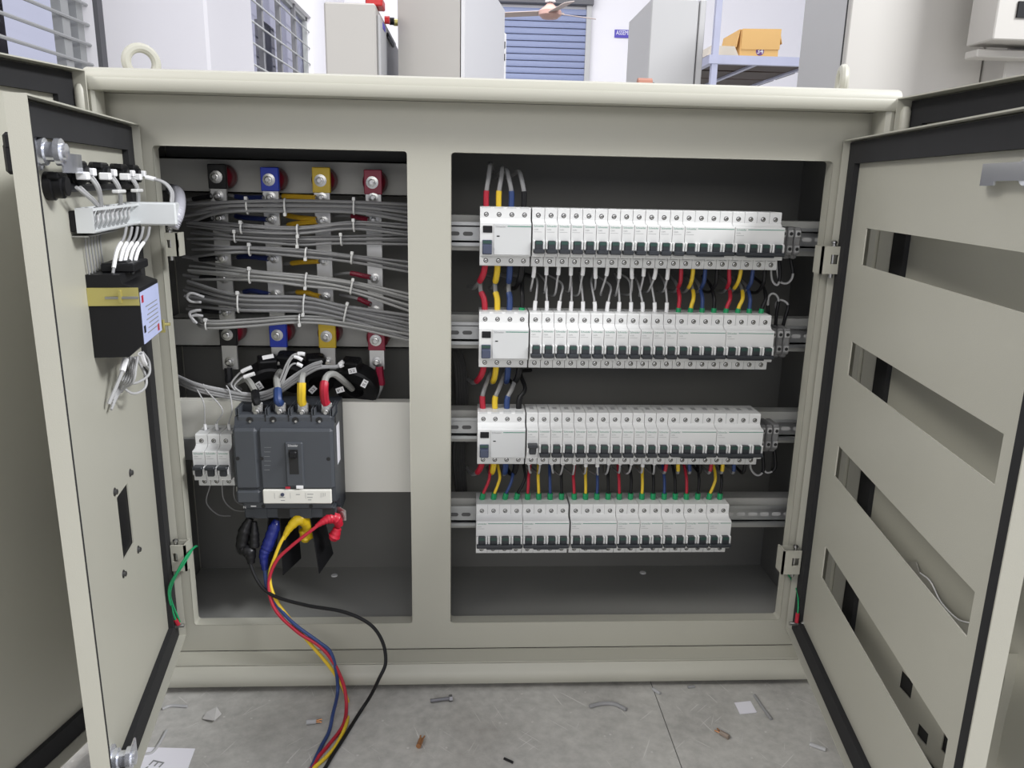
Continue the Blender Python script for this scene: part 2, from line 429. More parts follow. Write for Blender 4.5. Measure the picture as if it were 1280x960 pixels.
# panel with buttons (faces right)
A = MB(); a0, a1 = at(406, 50, 1.9), at(470, 50, 1.9); zA = at(440, 3, 1.9).z; aw = a1.x-a0.x; ad = .80
pa = thing('button_cabinet', 'beige control panel with push buttons on its right side, behind the enclosure', 'cabinet', loc=(a0.x, 1.9, 0))
A.box(a0.x, a1.x, 1.9, 1.9+ad, 0, zA, bev=.006); obj('body', A, PAINTB, pa)
b = MB(); b.box(a1.x, a1.x+.012, 1.93, 1.9+ad-.02, .1, zA-.03, bev=.004); obj('door', b, PAINTG, pa)
for i, (c, qq) in enumerate(((REDP, (481, 25)), (BLACK, (487, 26.5)), (BRASS, (492, 28)))):
    q_ = atx(*qq, a1.x+.012); b = MB(); b.cyl((a1.x+.012, q_.y, q_.z), (a1.x+.030, q_.y, q_.z), .014, n=12); obj('push_button', b, c, pa)
b = MB(); p_, q_ = atx(483, 40, a1.x+.012), atx(491, 60, a1.x+.012); b.box(a1.x+.012, a1.x+.02, p_.y, q_.y, q_.z, p_.z, bev=.004); obj('meter', b, BLACK, pa)
b = MB(); b.box(a1.x+.012, a1.x+.014, 2.02, 2.10, zA-.06, zA-.04); obj('name_plate', b, SIGNB, pa)
b = MB(); b.box(a0.x+.14, a0.x+.20, 1.94, 2.04, zA, zA+.03, bev=.004); tag(obj('lamp_box', b, REDP), 'red and white box lying on the beige control panel', 'box')
# tall cabinet turned to the left
f = [at(497.5, 50, 2.1), at(575, 50, 2.0), at(626, 50, 3.0), at(560, 50, 3.2)]
zB = at(626, 12, 3.0).z
cb = MB(); quad_prism(cb, [(p.x, p.y) for p in f], 0, zB)
ct = thing('metal_cabinet', 'tall grey cabinet in two tones left of the roller shutter', 'cabinet', loc=(f[1].x, 2.0, 0))
obj('body', cb, PAINTB, ct, smooth=False)
d1 = (f[2]-f[1]).to_2d(); nrm = Vector((d1.y, -d1.x)).normalized()
b = MB(); b.prism([(f[1].x+nrm.x*.004, f[1].y+nrm.y*.004), (f[1].x+nrm.x*.018, f[1].y+nrm.y*.018), (f[2].x+nrm.x*.018, f[2].y+nrm.y*.018), (f[2].x+nrm.x*.004, f[2].y+nrm.y*.004)], lambda a, b_, t: (a, b_, t), .05, zB-.004); obj('door', b, mat('light_door', (.62, .62, .63), .45), ct)
w0, w1 = at(628, 40, 3.3), at(633, 50, 3.3)
wb_ = thing('slim_cabinet', 'narrow white panel with black latches beside the tall cabinet', 'panel', loc=(w0.x, 3.3, 0))
b = MB(); b.box(w0.x-.06, w1.x, 3.3, 3.42, 0, w0.z, bev=.01); obj('body', b, FERR, wb_)
for zz in (w0.z-.06, w0.z-.12): 
    b = MB(); b.box(w0.x+.004, w0.x+.016, 3.285, 3.3, zz-.02, zz+.012); obj('latch', b, BLACK, wb_)
# cabinet right of the sign
c0 = at(812, 50, 1.9); c1 = at(873, 50, 1.9); zC = at(812, -3, 1.9).z
cc = thing('metal_cabinet', 'grey cabinet with dark door gap between the sign and the shelf rack', 'cabinet', loc=(c0.x, 1.9, 0))
b = MB(); b.box(c0.x, c1.x-.006, 1.9, 2.32, 0, zC, bev=.004); obj('body', b, PAINTG, cc)
b = MB(); b.box(c1.x-.012, c1.x-.001, 1.93, 2.3, .03, zC); obj('door_seal', b, HOLE, cc)
b = MB(); b.box(c1.x-.001, c1.x+.022, 1.905, 2.31, .02, zC, bev=.003); obj('door', b, PAINTG, cc)
# rack shelf
KY = 3.6; k0, k1 = at(886, 75, KY), at(1030, 75, KY); zt, zb = at(940, 70, KY).z, at(940, 81, KY).z; KD = 1.1
rk = thing('shelf_rack', 'blue-grey steel shelf rack carrying a carton, behind the enclosure', 'rack', loc=(k0.x, KY, 0))
px0 = at(893, 40, KY).x; px1 = at(900.5, 40, KY).x
for (yy) in (KY, KY+KD-.04):
    b = MB(); b.box(px0, px1, yy, yy+.035, 0, 2.6); obj('post', b, RACK, rk)
b = MB(); b.box(k0.x, k1.x, KY-.005, KY+.03, zb, zt); obj('front_beam', b, RACK, rk)
b = MB(); b.box(k0.x, k0.x+.035, KY+.03, KY+KD, zb, zt); obj('side_beam', b, RACK, rk)
for i in range(3):
    y0 = KY+.05+i*.36; b = MB(); b.box(k0.x+.04, k1.x, y0, y0+.31, zt-.03, zt-.008); obj('shelf_board', b, BROWN, rk)
for xx in (k0.x+.28, k0.x+.60):
    b = MB(); b.box(xx, xx+.025, KY+.03, KY+KD, zb+.005, zt-.03); obj('cross_beam', b, RACK, rk)
q0, q1 = at(924, 72, KY+.25), at(972, 72, KY+.25); qz = at(940, 36, KY+.25).z
bx = thing('carton', 'brown open cardboard carton with purple printed mark on the rack shelf', 'box', loc=(q0.x, KY+.25, zt))
zt2 = zt-.008
bh = qz-zt2
b = MB(); b.box(q0.x, q1.x, KY+.25, KY+.60, zt2+.001, qz-.004); obj('body', b, CARD, bx)
b = MB(); b.obox(((q0.x+q1.x)/2+.004, KY+.243, qz-bh*.29), (1, 0, .02), (0, .99, .08), (-.02, -.08, .99), ((q1.x-q0.x)/2, .002, bh*.29)); obj('flap', b, CARD, bx, 'flap folded down over the front')
b = MB(); b.obox((q0.x-.012, KY+.42, qz-bh*.26), (.99, 0, .14), (0, 1, 0), (.16, 0, .98), (.002, .16, bh*.26)); obj('flap', b, CARD, bx)
b = MB(); b.obox((q1.x+.012, KY+.42, qz-bh*.2), (.95, 0, .25), (0, 1, 0), (-.25, 0, .95), (.002, .16, bh*.2)); obj('flap', b, CARD, bx)
mk = at(950, 64, KY+.249)
b = MB(); b.lathe((mk.x, KY+.2495, mk.z), (0, -1, 0), [(.025, 0), (.025, .0006)], 16); obj('printed_mark', b, PURP, bx)
b = MB(); add_text(b, '34', .042, (mk.x-.020, KY+.2482, mk.z-.014), (1, 0, 0), (0, 0, 1), width=.040); obj('printed_digits', b, FERR, bx)
bb0 = at(882, 70, KY+.3); bb1 = at(912, 57, KY+.3)
tb = thing('plastic_tray', 'cream tray over a blue bag at the left end of the rack shelf', 'tray', loc=(bb0.x, KY+.3, zt2))
b = MB(); b.box(bb0.x, bb1.x, KY+.2, KY+.5, zt2, zt2+.035, bev=.01); obj('base', b, mat('navy_bag', (.03, .04, .13), .6), tb)
b = MB(); b.prism([(bb0.x-.02, 0), (bb1.x+.03, 0), (bb1.x, .055), (bb0.x, .055)], lambda a, c, t: (a, t, zt2+.035+c), KY+.2, KY+.52); obj('lid', b, mat('cream', (.66, .60, .50), .5), tb)
# cabinet D and E on the right
d0 = at(1053, 60, 1.35); d1_ = at(1222, 60, 1.35)
dc = thing('metal_cabinet', 'large beige cabinet with plain door right of the shelf rack', 'cabinet', loc=(d0.x, 1.35, 0))
b = MB(); b.box(d0.x+.01, d1_.x, 1.36, 1.70, 0, 1.55, bev=.004); obj('body', b, PAINTG, dc)
b = MB(); b.box(d0.x+.004, d1_.x, 1.345, 1.362, .02, 1.55); obj('door_seal', b, HOLE, dc)
b = MB(); b.box(d0.x, d1_.x+.004, 1.32, 1.346, .01, 1.56, bev=.003); obj('door', b, PAINTB, dc)
e0 = at(1224, 60, 1.15); ez = at(1250, 54, 1.15).z
ec = thing('metal_cabinet', 'beige cabinet with a projecting upper box at the right edge', 'cabinet', loc=(e0.x, 1.15, 0))
b = MB(); b.box(max(e0.x, d1_.x+.01), e0.x+.7, 1.22, 1.6, 0, ez+.5, bev=.004); obj('body', b, PAINTB, ec)
b = MB(); b.box(e0.x+.003, e0.x+.7, 1.10, 1.22, ez, ez+.5, bev=.003); obj('upper_box', b, PAINTB, ec)
b = MB(); b.box(e0.x+.003, e0.x+.7, 1.16, 1.22, ez-.035, ez-.014, bev=.003); obj('ledge', b, PAINTB, ec)
q = at(1271, 12, 1.10); b = MB(); b.box(q.x, q.x+.05, 1.094, 1.1, q.z-.02, q.z+.02); obj('cutout_meter', b, BLACK, ec)

# ================================================================== THE ENCLOSURE
EN = thing('electrical_enclosure', 'wide pebble-grey steel switchgear enclosure standing open on the concrete floor', 'cabinet', loc=(.07, 0, 0))
X0, X1 = -.460, .600; YB = .205; ZT, ZB0 = .902, .010
XL, XR = -.4545, .5845; PZ0, PZ1 = .046, .874         # front plate extents
OP = [(-.3981, -.0584), (0, .5358)]; OZ0, OZ1 = .0905, .8105
def plate_with_openings():
    mb = MB(); xm = (OP[0][1]+OP[1][0])/2
    cells = [(XL, xm, *OP[0]), (xm, XR, *OP[1])]
    for (cx0, cx1, x0, x1) in cells:
        r = .0045; z0, z1 = OZ0, OZ1; loop = []
        for (cx, cz, a0) in ((x1-r, z1-r, 0), (x0+r, z1-r, 90), (x0+r, z0+r, 180), (x1-r, z0+r, 270)):
            for k in range(5):
                a = math.radians(a0+k*22.5); loop.append((cx+r*math.cos(a), cz+r*math.sin(a)))
        oc = [(cx1, PZ1), (cx0, PZ1), (cx0, PZ0), (cx1, PZ0)]
        for (yy) in (0, .0018):
            vs = [(a, yy, c) for a, c in loop] + [(a, yy, c) for a, c in oc]
            fs = []
            for q in range(4):
                for k in range(4): fs.append((q*5+k, q*5+k+1, 20+q))
                fs.append((q*5+4, (q*5+5) % 20, 20+(q+1) % 4, 20+q))
            mb.add(vs, fs)
        # returned flange of the opening
        n = 20
        vs = [(a, y, c) for y in (0, .020) for a, c in loop]
        li = [((a-(x0+x1)/2)*(1-.004)+(x0+x1)/2, (c-(z0+z1)/2)*(1-.003)+(z0+z1)/2) for a, c in loop]
        vs += [(a, .020, c) for a, c in li] + [(a, -.0005, c) for a, c in li]
        fs = []
        for b_ in range(3):
            fs += [(b_*n+i, b_*n+(i+1) % n, (b_+1)*n+(i+1) % n, (b_+1)*n+i) for i in range(n)]
        fs += [(3*n+i, 3*n+(i+1) % n, (i+1) % n, i) for i in range(n)]
        mb.add(vs, fs)
    return mb
obj('front_plate', plate_with_openings(), PAINT, EN)
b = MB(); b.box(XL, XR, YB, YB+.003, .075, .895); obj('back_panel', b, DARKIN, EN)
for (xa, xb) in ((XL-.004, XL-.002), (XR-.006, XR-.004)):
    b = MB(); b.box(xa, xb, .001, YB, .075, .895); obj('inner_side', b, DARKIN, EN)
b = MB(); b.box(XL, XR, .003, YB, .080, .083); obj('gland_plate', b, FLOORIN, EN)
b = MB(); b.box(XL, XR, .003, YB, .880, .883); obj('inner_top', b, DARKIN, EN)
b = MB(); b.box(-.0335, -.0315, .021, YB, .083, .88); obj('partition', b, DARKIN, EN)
for xa, xb in ((X0, X0+.002), (X1-.002, X1)):
    b = MB(); b.box(xa, xb, -.03, .21, ZB0, ZT-.002); obj('outer_side', b, PAINT, EN)
b = MB(); b.box(X0, X1, -.028, .21, ZT-.003, ZT-.001); obj('outer_top', b, PAINT, EN)
b = MB(); b.box(X0, X1, .2085, .2105, ZB0, ZT-.003); obj('outer_back', b, PAINT, EN)
b = MB(); b.box(X0, X1, -.03, .21, ZB0, ZB0+.002); obj('outer_bottom', b, PAINT, EN)
# returns between plate and lip
b = MB(); b.box(XL, XR, -.036, .0005, .0425, .0445); obj('frame_return', b, PAINT, EN)
b = MB(); b.box(XL, XR, -.036, .0005, .8745, .8765); obj('frame_return', b, PAINT, EN)
b = MB(); b.box(XL-.0015, XL+.0005, -.036, .0005, .044, .8745); obj('frame_return', b, PAINT, EN)
b = MB(); b.box(XR-.0005, XR+.0015, -.036, .0005, .044, .8745); obj('frame_return', b, PAINT, EN)
# rolled lip (rain gutter profile)
def XF(a, c, t): return (t, a, c)
b = MB(); b.prism([(-.020, .9015), (-.034, .9015), (-.042, .8985), (-.0455, .893), (-.0462, .8885), (-.0478, .8882), (-.0488, .886), (-.0486, .877), (-.0465, .8735), (-.040, .8725), (-.028, .8735)], XF, X0+.002, X1-.002); obj('top_lip', b, PAINT, EN)
b = MB(); b.prism([(-.020, .011), (-.040, .0105), (-.046, .0125), (-.0482, .018), (-.0478, .026), (-.044, .0335), (-.036, .0415), (-.028, .0425)], XF, X0+.002, X1-.002); obj('bottom_lip', b, PAINT, EN)
for s_, xa in ((1, X0), (-1, X1)):
    wd = .0145 if s_ == 1 else .0215
    b = MB(); b.prism([(0, -.02), (0, -.036), (.003*s_, -.042), (wd*.6*s_, -.0445), (wd*.9*s_, -.042), (wd*s_, -.034), (wd*s_, -.02)], lambda a, c, t: (xa+a, c, t), .020, .885); obj('side_lip', b, PAINT, EN)
# lifting eyes
for px, py, rot in ((176, 70, 35), (1053, 97, 75)):
    p = at(px, py, .06); a = math.radians(rot); ax = Vector((math.sin(a), -math.cos(a), 0))
    b = MB(); c = Vector((p.x, .06, ZT+.018)); b.torus(c, ax, .0195, .0065, 28, 10)
    b.lathe((p.x, .06, ZT-.001), (0, 0, 1), [(.017, 0), (.017, .004), (.010, .007)], 16); obj('lifting_eye', b, PAINT, EN)
# hinges on the front plate
def hinge(px0, px1, py0, py1, side):
    p, q = at(px0, py0, -.022), at(px1, py1, -.022)
    xm_, z0, z1 = (p.x+q.x)/2, q.z, p.z
    rt = bpy.data.objects.new('hinge', None); COL.objects.link(rt); rt.parent = EN; rt.location = Vector((xm_, 0, (z0+z1)/2)) - EN.location
    b = MB(); x0, x1 = p.x, q.x
    xi = x1-.0075 if side > 0 else x0
    za, zb = z0+.004, z1-.003; h_ = zb-za; w_ = x1-x0
    sl0, sl1 = (x0+w_*.52, x0+w_*.92) if side > 0 else (x0+w_*.12, x0+w_*.45)
    sz0, sz1 = za+h_*.36, za+h_*.70
    b.box(x0, x1, -.0245, -.0215, za, sz0); b.box(x0, x1, -.0245, -.0215, sz1, zb); b.box(x0, sl0, -.0245, -.0215, sz0, sz1); b.box(sl1, x1, -.0245, -.0215, sz0, sz1)
    b.box(x0+.002, x1-.002, -.006, -.004, za, zb)
    xf = x0 if side > 0 else x1-.003
    b.box(xf, xf+.003, -.0245, 0, z0+.004, z1-.003); obj('hinge_leaf', b, PAINT, rt)
    b = MB(); xp = (sl0+sl1)/2
    b.cyl((xp, -.0175, z0-.002), (xp, -.0175, z1+.001), .0030, n=10); b.lathe((xp, -.0175, z1), (0, 0, 1), [(.003, 0), (.0042, .001), (.0042, .0035), (.002, .005)], 10); obj('hinge_pin', b, STEEL, rt)
hinge(1028, 1046, 305, 346, 1); hinge(979.5, 998, 686, 720, 1); hinge(206, 225, 288, 324, -1); hinge(213, 235, 679, 716, -1)

# ------------------------------------------------------------------ doors
def frame_fn(hx, hy, a, side):
    """side=-1 left door (inner face looks to +x), side=+1 right door; a = lean of the open door towards the middle"""
    e = Vector((-side*math.sin(a), -math.cos(a), 0)); n = Vector((-side*math.cos(a), math.sin(a), 0))
    def D(u, w_, z): return Vector((hx, hy, 0)) + e*u + n*w_ + Vector((0, 0, z))
    D.e, D.n = e, n
    return D
def build_door(D, name, width, z0, z1, fd, gw, holes, label, free_lip=0.0, inset=.002):
    root = bpy.data.objects.new(name, None); COL.objects.link(root); root.parent = EN; root.location = D(0, 0, z0) - EN.location
    root['label'] = label
    us = cuts(0, width, [(h[0], h[1]) for h in holes]); zs = cuts(z0, z1, [(h[2], h[3]) for h in holes])
    mb = grid_plate(us, zs, lambda u, z: not any(h[0] < u < h[1] and h[2] < z < h[3] for h in holes), .0016, lambda u, t, z: D(u, -t, z))
    obj('sheet', mb, PAINT, root)
    t = .0016
    b = MB()
    def bar(u0, u1, w0, w1, za, zb):
        vs = [D(u, w_, z) for u in (u0, u1) for w_ in (w0, w1) for z in (za, zb)]
        b.add(vs, [(0, 1, 3, 2), (4, 6, 7, 5), (0, 4, 5, 1), (2, 3, 7, 6), (0, 2, 6, 4), (1, 5, 7, 3)])
    bar(-t, 0, -t, fd, z0, z1); bar(width, width+t, -t, fd, z0, z1)
    bar(-t, width+t, -t, fd, z1, z1+t); bar(-t, width+t, -t, fd, z0-t, z0)
    obj('edge_flange', b, PAINT, root)
    g = MB(); i = inset; gt = .0075
    o_ = [(i, z0+i), (width-i, z0+i), (width-i, z1-i), (i, z1-i)]
    n_ = [(i+gw, z0+i+gw), (width-i-gw, z0+i+gw), (width-i-gw, z1-i-gw), (i+gw, z1-i-gw)]
    for k in range(4):
        j = (k+1) % 4
        vs = [D(p[0], w_, p[1]) for w_ in (.0002, gt) for p in (o_[k], o_[j], n_[j], n_[k])]
        g.add(vs, [(0, 1, 2, 3), (4, 5, 6, 7), (0, 1, 5, 4), (1, 2, 6, 5), (2, 3, 7, 6), (3, 0, 4, 7)])
    obj('gasket', g, GASKET, root, smooth=False)
    return root
DL = frame_fn(-.4250, -.0118, .1552, -1)      # inner left
DR = frame_fn(.5586, -.0119, .1558, 1)            # inner right
DZ0, DZ1 = .0805, .8336
RZ = [.69625, .54695, .39515, .24655]              # breaker row heights
slots = [(.0885, .5013, a, b_) for a, b_ in ((.6749, .7229), (.5257, .5721), (.3783, .4239), (.2205, .2705))]
LH = [(.160, .209, .313, .395)]
door_l = build_door(DL, 'inner_door', .3885, DZ0, DZ1, .0166, .030, LH, 'left inner door carrying the lock, lamps and meter')
door_r = build_door(DR, 'inner_door', .5632, .0816, .8358, .016, .028, slots, 'right inner door with four long breaker slots')
OLD = frame_fn(-.4745, -.049, -.235, -1)
ORD_ = frame_fn(.6165, -.049, -.02, 1)
def plane_uz(D, H, px, py, w_=0):
    o_ = Vector((H[0], H[1], 0)) + D.n*w_; d = ray(px, py); P = CAM + d*((o_-CAM).dot(D.n)/d.dot(D.n)); return ((P-o_).dot(D.e), P.z)
OH = []
for a, b_ in (((1126, 842), (1139, 868)), ((1147, 908), (1159, 926)), ((1179, 920), (1186, 940))):
    p, q = plane_uz(ORD_, (.6165, -.049), *a), plane_uz(ORD_, (.6165, -.049), *b_); OH.append((min(p[0], q[0]), max(p[0], q[0]), min(p[1], q[1])-.008, max(p[1], q[1])+.006))
outer_l = build_door(OLD, 'outer_door', .520, .030, .894, .024, .028, [], 'left outer door, plain, swung wide open')
outer_r = build_door(ORD_, 'outer_door', .520, .030, .888, .026, .030, OH, 'right outer door behind the slotted inner door')
# hinge knuckles of the outer doors
for xx in (X0-.001, X1+.003):
    for zz in (.857, .45, .06):
        b = MB(); b.lathe((xx, -.050, zz-.03), (0, 0, 1), [(.005, -.001), (.0068, .003), (.0068, .046), (.004, .052)], 12); obj('outer_hinge', b, PAINT, EN)
# locks of the inner left door
def lock(D, u, z, parent, cam_len, cam_dir):
    rt = bpy.data.objects.new('lock', None); COL.objects.link(rt); rt.parent = parent; rt.location = D(u, 0, z) - parent.location - EN.location
    rt['label'] = 'chrome quarter-turn lock'
    b = MB(); b.lathe(D(u, 0, z), D.n, [(.017, 0), (.017, .002), (.0125, .003), (.0125, .008), (.009, .009), (.009, .016), (.0125, .017), (.0125, .022), (.008, .0225), (.008, .026), (.003, .027)], 20)
    if cam_len:
        c = D(u-.5*cam_len+.004, .0195, z-.003)
        b.obox(c, D.e, D.n, (0, 0, 1), (cam_len/2, .0012, .0105), bev=.001)
    return b, rt
b, rt = lock(DL, .333, .789, door_l, 0, 0)
o = obj('lock', b, CHROME, door_l, 'chrome quarter-turn lock'); bpy.data.objects.remove(rt)
b, rt = lock(DL, .3336, .128, door_l, .03, 0)
o = obj('lock', b, CHROME, door_l, 'chrome lower lock'); bpy.data.objects.remove(rt)
b = MB(); c = DL(.338, -.012, .797); b.obox(c, DL.e, DL.n, (0, 0, 1), (.012, .010, .008), bev=.003); b.obox(DL(.342, -.016, .782), DL.e, DL.n, (0, 0, 1), (.007, .007, .014), bev=.003); obj('lock_handle', b, BLACK, door_l, 'black knob on the outside')
b = MB(); b.prism([(.333, .0200), (.333, .0218), (.312, .0218), (.270, .0198), (.258, .0150), (.259, .0135), (.271, .0180), (.312, .0200)], lambda a, c_, t: DL(a, c_, t), .7705, .7885); obj('lock_cam', b, CHROME, door_l, 'chrome latch blade bent from the lock')
# lock strip on the right inner door
b = MB(); b.prism([(.436, .010), (.414, .010), (.404, .004), (.401, .0045), (.411, .0118), (.436, .0118)], lambda a, c_, t: DR(a, c_, t), .776, .795); b.prism([(.436, .010), (.436, .0118), (.490, .0118), (.490, .010)], lambda a, c_, t: DR(a, c_, t), .780, .795); b.lathe(DR(.480, 0, .788), DR.n, [(.012, 0), (.012, .009), (.008, .0098)], 16); obj('lock_cam', b, CHROME, door_r, 'chrome latch blade near the top edge')
b = MB(); b.add([DL(u, w_, z) for u in (.150, .219) for w_ in (-.030, -.0022) for z in (.303, .405)], [(0, 1, 3, 2), (4, 6, 7, 5), (0, 4, 5, 1), (2, 3, 7, 6), (0, 2, 6, 4), (1, 5, 7, 3)]); obj('cutout_cover', b, BLACK, door_l)  # black box added outside the door so the cutout looks black
# meter cutout studs
for u, z in ((.1444, .4026), (.2158, .4051), (.1447, .2961), (.2169, .2987)):
    b = MB(); b.lathe(DL(u, 0, z), DL.n, [(.0052, 0), (.0052, .0008), (.0034, .001), (.0034, .0034), (.002, .004)], 10); obj('stud', b, mat('dark_nut', (.12, .12, .12), .4, .8), door_l)
for D, par, u in ((DL, door_l, .020), (DR, door_r, .030)):
    b = MB(); b.lathe(D(u, 0, .108), D.n, [(.006, 0), (.006, .003), (.003, .004), (.003, .020)], 10); obj('earth_stud', b, STEEL, par)
# earth wires
p = DL(.022, .012, .112)
wire('earth_wire', 'green earth wire bridging the left inner door to the frame', 'cable', None, [p, p+Vector((-.003, -.006, .02)), at(211, 738, -.045), at(222, 714, -.048), at(234, 694, -.040), at(243, 684, -.018), at(246, 683, .01)], .0017, WGRN, [(0, .10, WRED, .0034, 'lug_sleeve')])
wire('earth_wire', 'second green earth strand beside the longer one at the left hinge', 'cable', None, [p+Vector((.003, 0, .004)), at(213, 745, -.040), at(219, 722, -.042), at(230, 705, -.038), at(240, 688, -.02)], .0013, WGRN)
p = DR(.032, .010, .112); h2 = at(977, 700, .002)
wire('earth_wire', 'green earth wire bridging the right inner door to the frame', 'cable', None, [p, p+Vector((.001, .004, .03)), at(995, 735, -.010), at(984, 716, -.006), h2], .0012, WGRN, [(0, .12, WRED, .003, 'lug_sleeve')])
# things seen on the outer right door through and beside the inner door
for h in OH:
    b = MB(); u0, u1, za, zb = h
    b.add([ORD_(u, w_, z) for u in (u0-.01, u1+.01) for w_ in (-.03, -.002) for z in (za-.01, zb+.01)], [(0, 1, 3, 2), (4, 6, 7, 5), (0, 4, 5, 1), (2, 3, 7, 6), (0, 2, 6, 4), (1, 5, 7, 3)]); obj('cutout_cover', b, BLACK, outer_r)  # black covers added behind the outer door so its cutouts look black
def opl(px, py, w_): 
    u, z = plane_uz(ORD_, (.6165, -.049), px, py, w_); return ORD_(u, w_, z)
def slab(name, pts, w0, w1, m_, parent=None):
    b = MB(); n = len(pts); vs = [opl(*p, w0) for p in pts]; vs += [v+ORD_.n*(w1-w0) for v in vs]
    b.add(vs, [tuple(range(n)), tuple(range(n, 2*n))] + [(i, (i+1) % n, n+(i+1) % n, n+i) for i in range(n)]); return obj(name, b, m_, parent)
slab('document_pocket', [(1225, 817), (1273, 817), (1269, 850), (1256, 900), (1249, 935), (1242, 975), (1190, 975)], 0, .012, PAINT, outer_r)
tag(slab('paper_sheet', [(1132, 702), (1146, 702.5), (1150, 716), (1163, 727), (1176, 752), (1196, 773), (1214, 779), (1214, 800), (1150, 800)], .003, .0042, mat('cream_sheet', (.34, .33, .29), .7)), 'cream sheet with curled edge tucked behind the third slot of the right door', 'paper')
b = MB(); b.tube(smoothpath([opl(1150, 716, .006), opl(1163, 727, .006), opl(1176, 752, .006), opl(1196, 773, .006), opl(1214, 779, .006)], 6), .0009, 6); tag(obj('loose_wire', b, FERR), 'thin white wire along the cream sheet behind the third right-door slot', 'cable')

# ================================================================== DIN RAILS AND BREAKERS
YR = .062
for i, z in enumerate(RZ):
    ch = MB(); zc = z + .001
    ch.prism([(.072, -.026), (.072, .026), (.0735, .026), (.0735, -.026)], lambda a, c, t: (t, a, zc+c), -.03, .577); ch.box(-.03, .577, .0735, .10, zc+.0245, zc+.026); ch.box(-.03, .577, .0735, .10, zc-.026, zc-.0245)
    obj('crossbar', ch, BEAM, EN)
    dr = thing('din_rail', 'slotted zinc mounting rail behind the %s breaker row' % ['top', 'second', 'third', 'bottom'][i], 'rail', loc=(.27, YR, z))
    b = MB()
    for s_ in (-1, 1):
        b.prism([(YR, z+s_*.0175), (YR, z+s_*.0125), (YR+.0068, z+s_*.0125), (YR+.0068, z+s_*.010), (YR+.0082, z+s_*.010), (YR+.0082, z+s_*.0140), (YR+.0014, z+s_*.0140), (YR+.0014, z+s_*.0175)], XF, -.03, .576)
    b.box(-.03, .576, YR+.0068, YR+.0082, z-.0125, z+.0125); obj('channel', b, RAIL, dr)
    def slot(x0):
        b = MB(); b.prism([(x0+.003+.003*math.cos(a)-.0, .003*math.sin(a)) for a in [math.radians(90+k*30) for k in range(7)]] + [(x0+.012+.003*math.cos(a), .003*math.sin(a)) for a in [math.radians(-90+k*30) for k in range(7)]], lambda a, c, t: (a, t, z+c), YR+.0064, YR+.0070); return b
    for x0 in (-.022, -.003, .017, .492, .512, .532, .552):
        if x0 < .4 or x0 > (.4, .4, .4, .43)[i]:
            obj('slot', slot(x0), mat('slot_grey', (.13, .13, .13), .6) if x0 < .4 else mat('slot_bright', (.5, .5, .49), .5), dr)
    if i == 3:
        for x0 in (.452, .472): obj('slot', slot(x0), MATS['slot_bright'], dr)
# ---- breaker meshes (local: x right, y=0 rail front, -y towards the viewer, z=0 row centre)
PW = .018
PROF = [(0, -.0405), (-.003, -.0412), (-.0485, -.0412), (-.050, -.0398), (-.050, -.0262), (-.0665, -.0255), (-.067, -.0245), (-.067, .0195), (-.0662, .0205), (-.056, .0212), (-.0515, .024), (-.050, .0255), (-.050, .0398), (-.0485, .0412), (-.003, .0412), (0, .0405)]
def screw(x, z, mb=None):
    b = mb or MB()
    b.lathe((x, -.0498, z), (0, -1, 0), [(.0034, 0), (.0034, .0004)], 14, 0)
    b.lathe((x, -.0500, z), (0, -1, 0), [(.0026, 0), (.0026, .0005), (.0022, .0007)], 12, 1)
    b.obox((x, -.0508, z), (.8, 0, .6), (0, 1, 0), (-.6, 0, .8), (.0022, .0002, .0004), 0)
    return b
def body_mesh(n, gap=.00035):
    b = MB(); b.prism(PROF, lambda a, c, t: (t, a, c), gap, n*PW-gap, 0)
    for k in range(n):
        x = k*PW
        for xx in (x+.0006, x+.0144):
            b.box(xx, xx+.0030, -.0730, -.0665, -.0150, -.0025, 0, bev=.0008)
        b.box(x+.0045, x+.0135, -.034, -.016, .0409, .0414, 1); b.box(x+.006, x+.012, -.031, -.019, .0412, .0416, 2)
        if k:
            b.box(x-.0002, x+.0002, -.05015, -.0495, .0255, .0412, 3); b.box(x-.0002, x+.0002, -.05015, -.0495, -.0412, -.0262, 3)
    return b
M_SCREW = {}
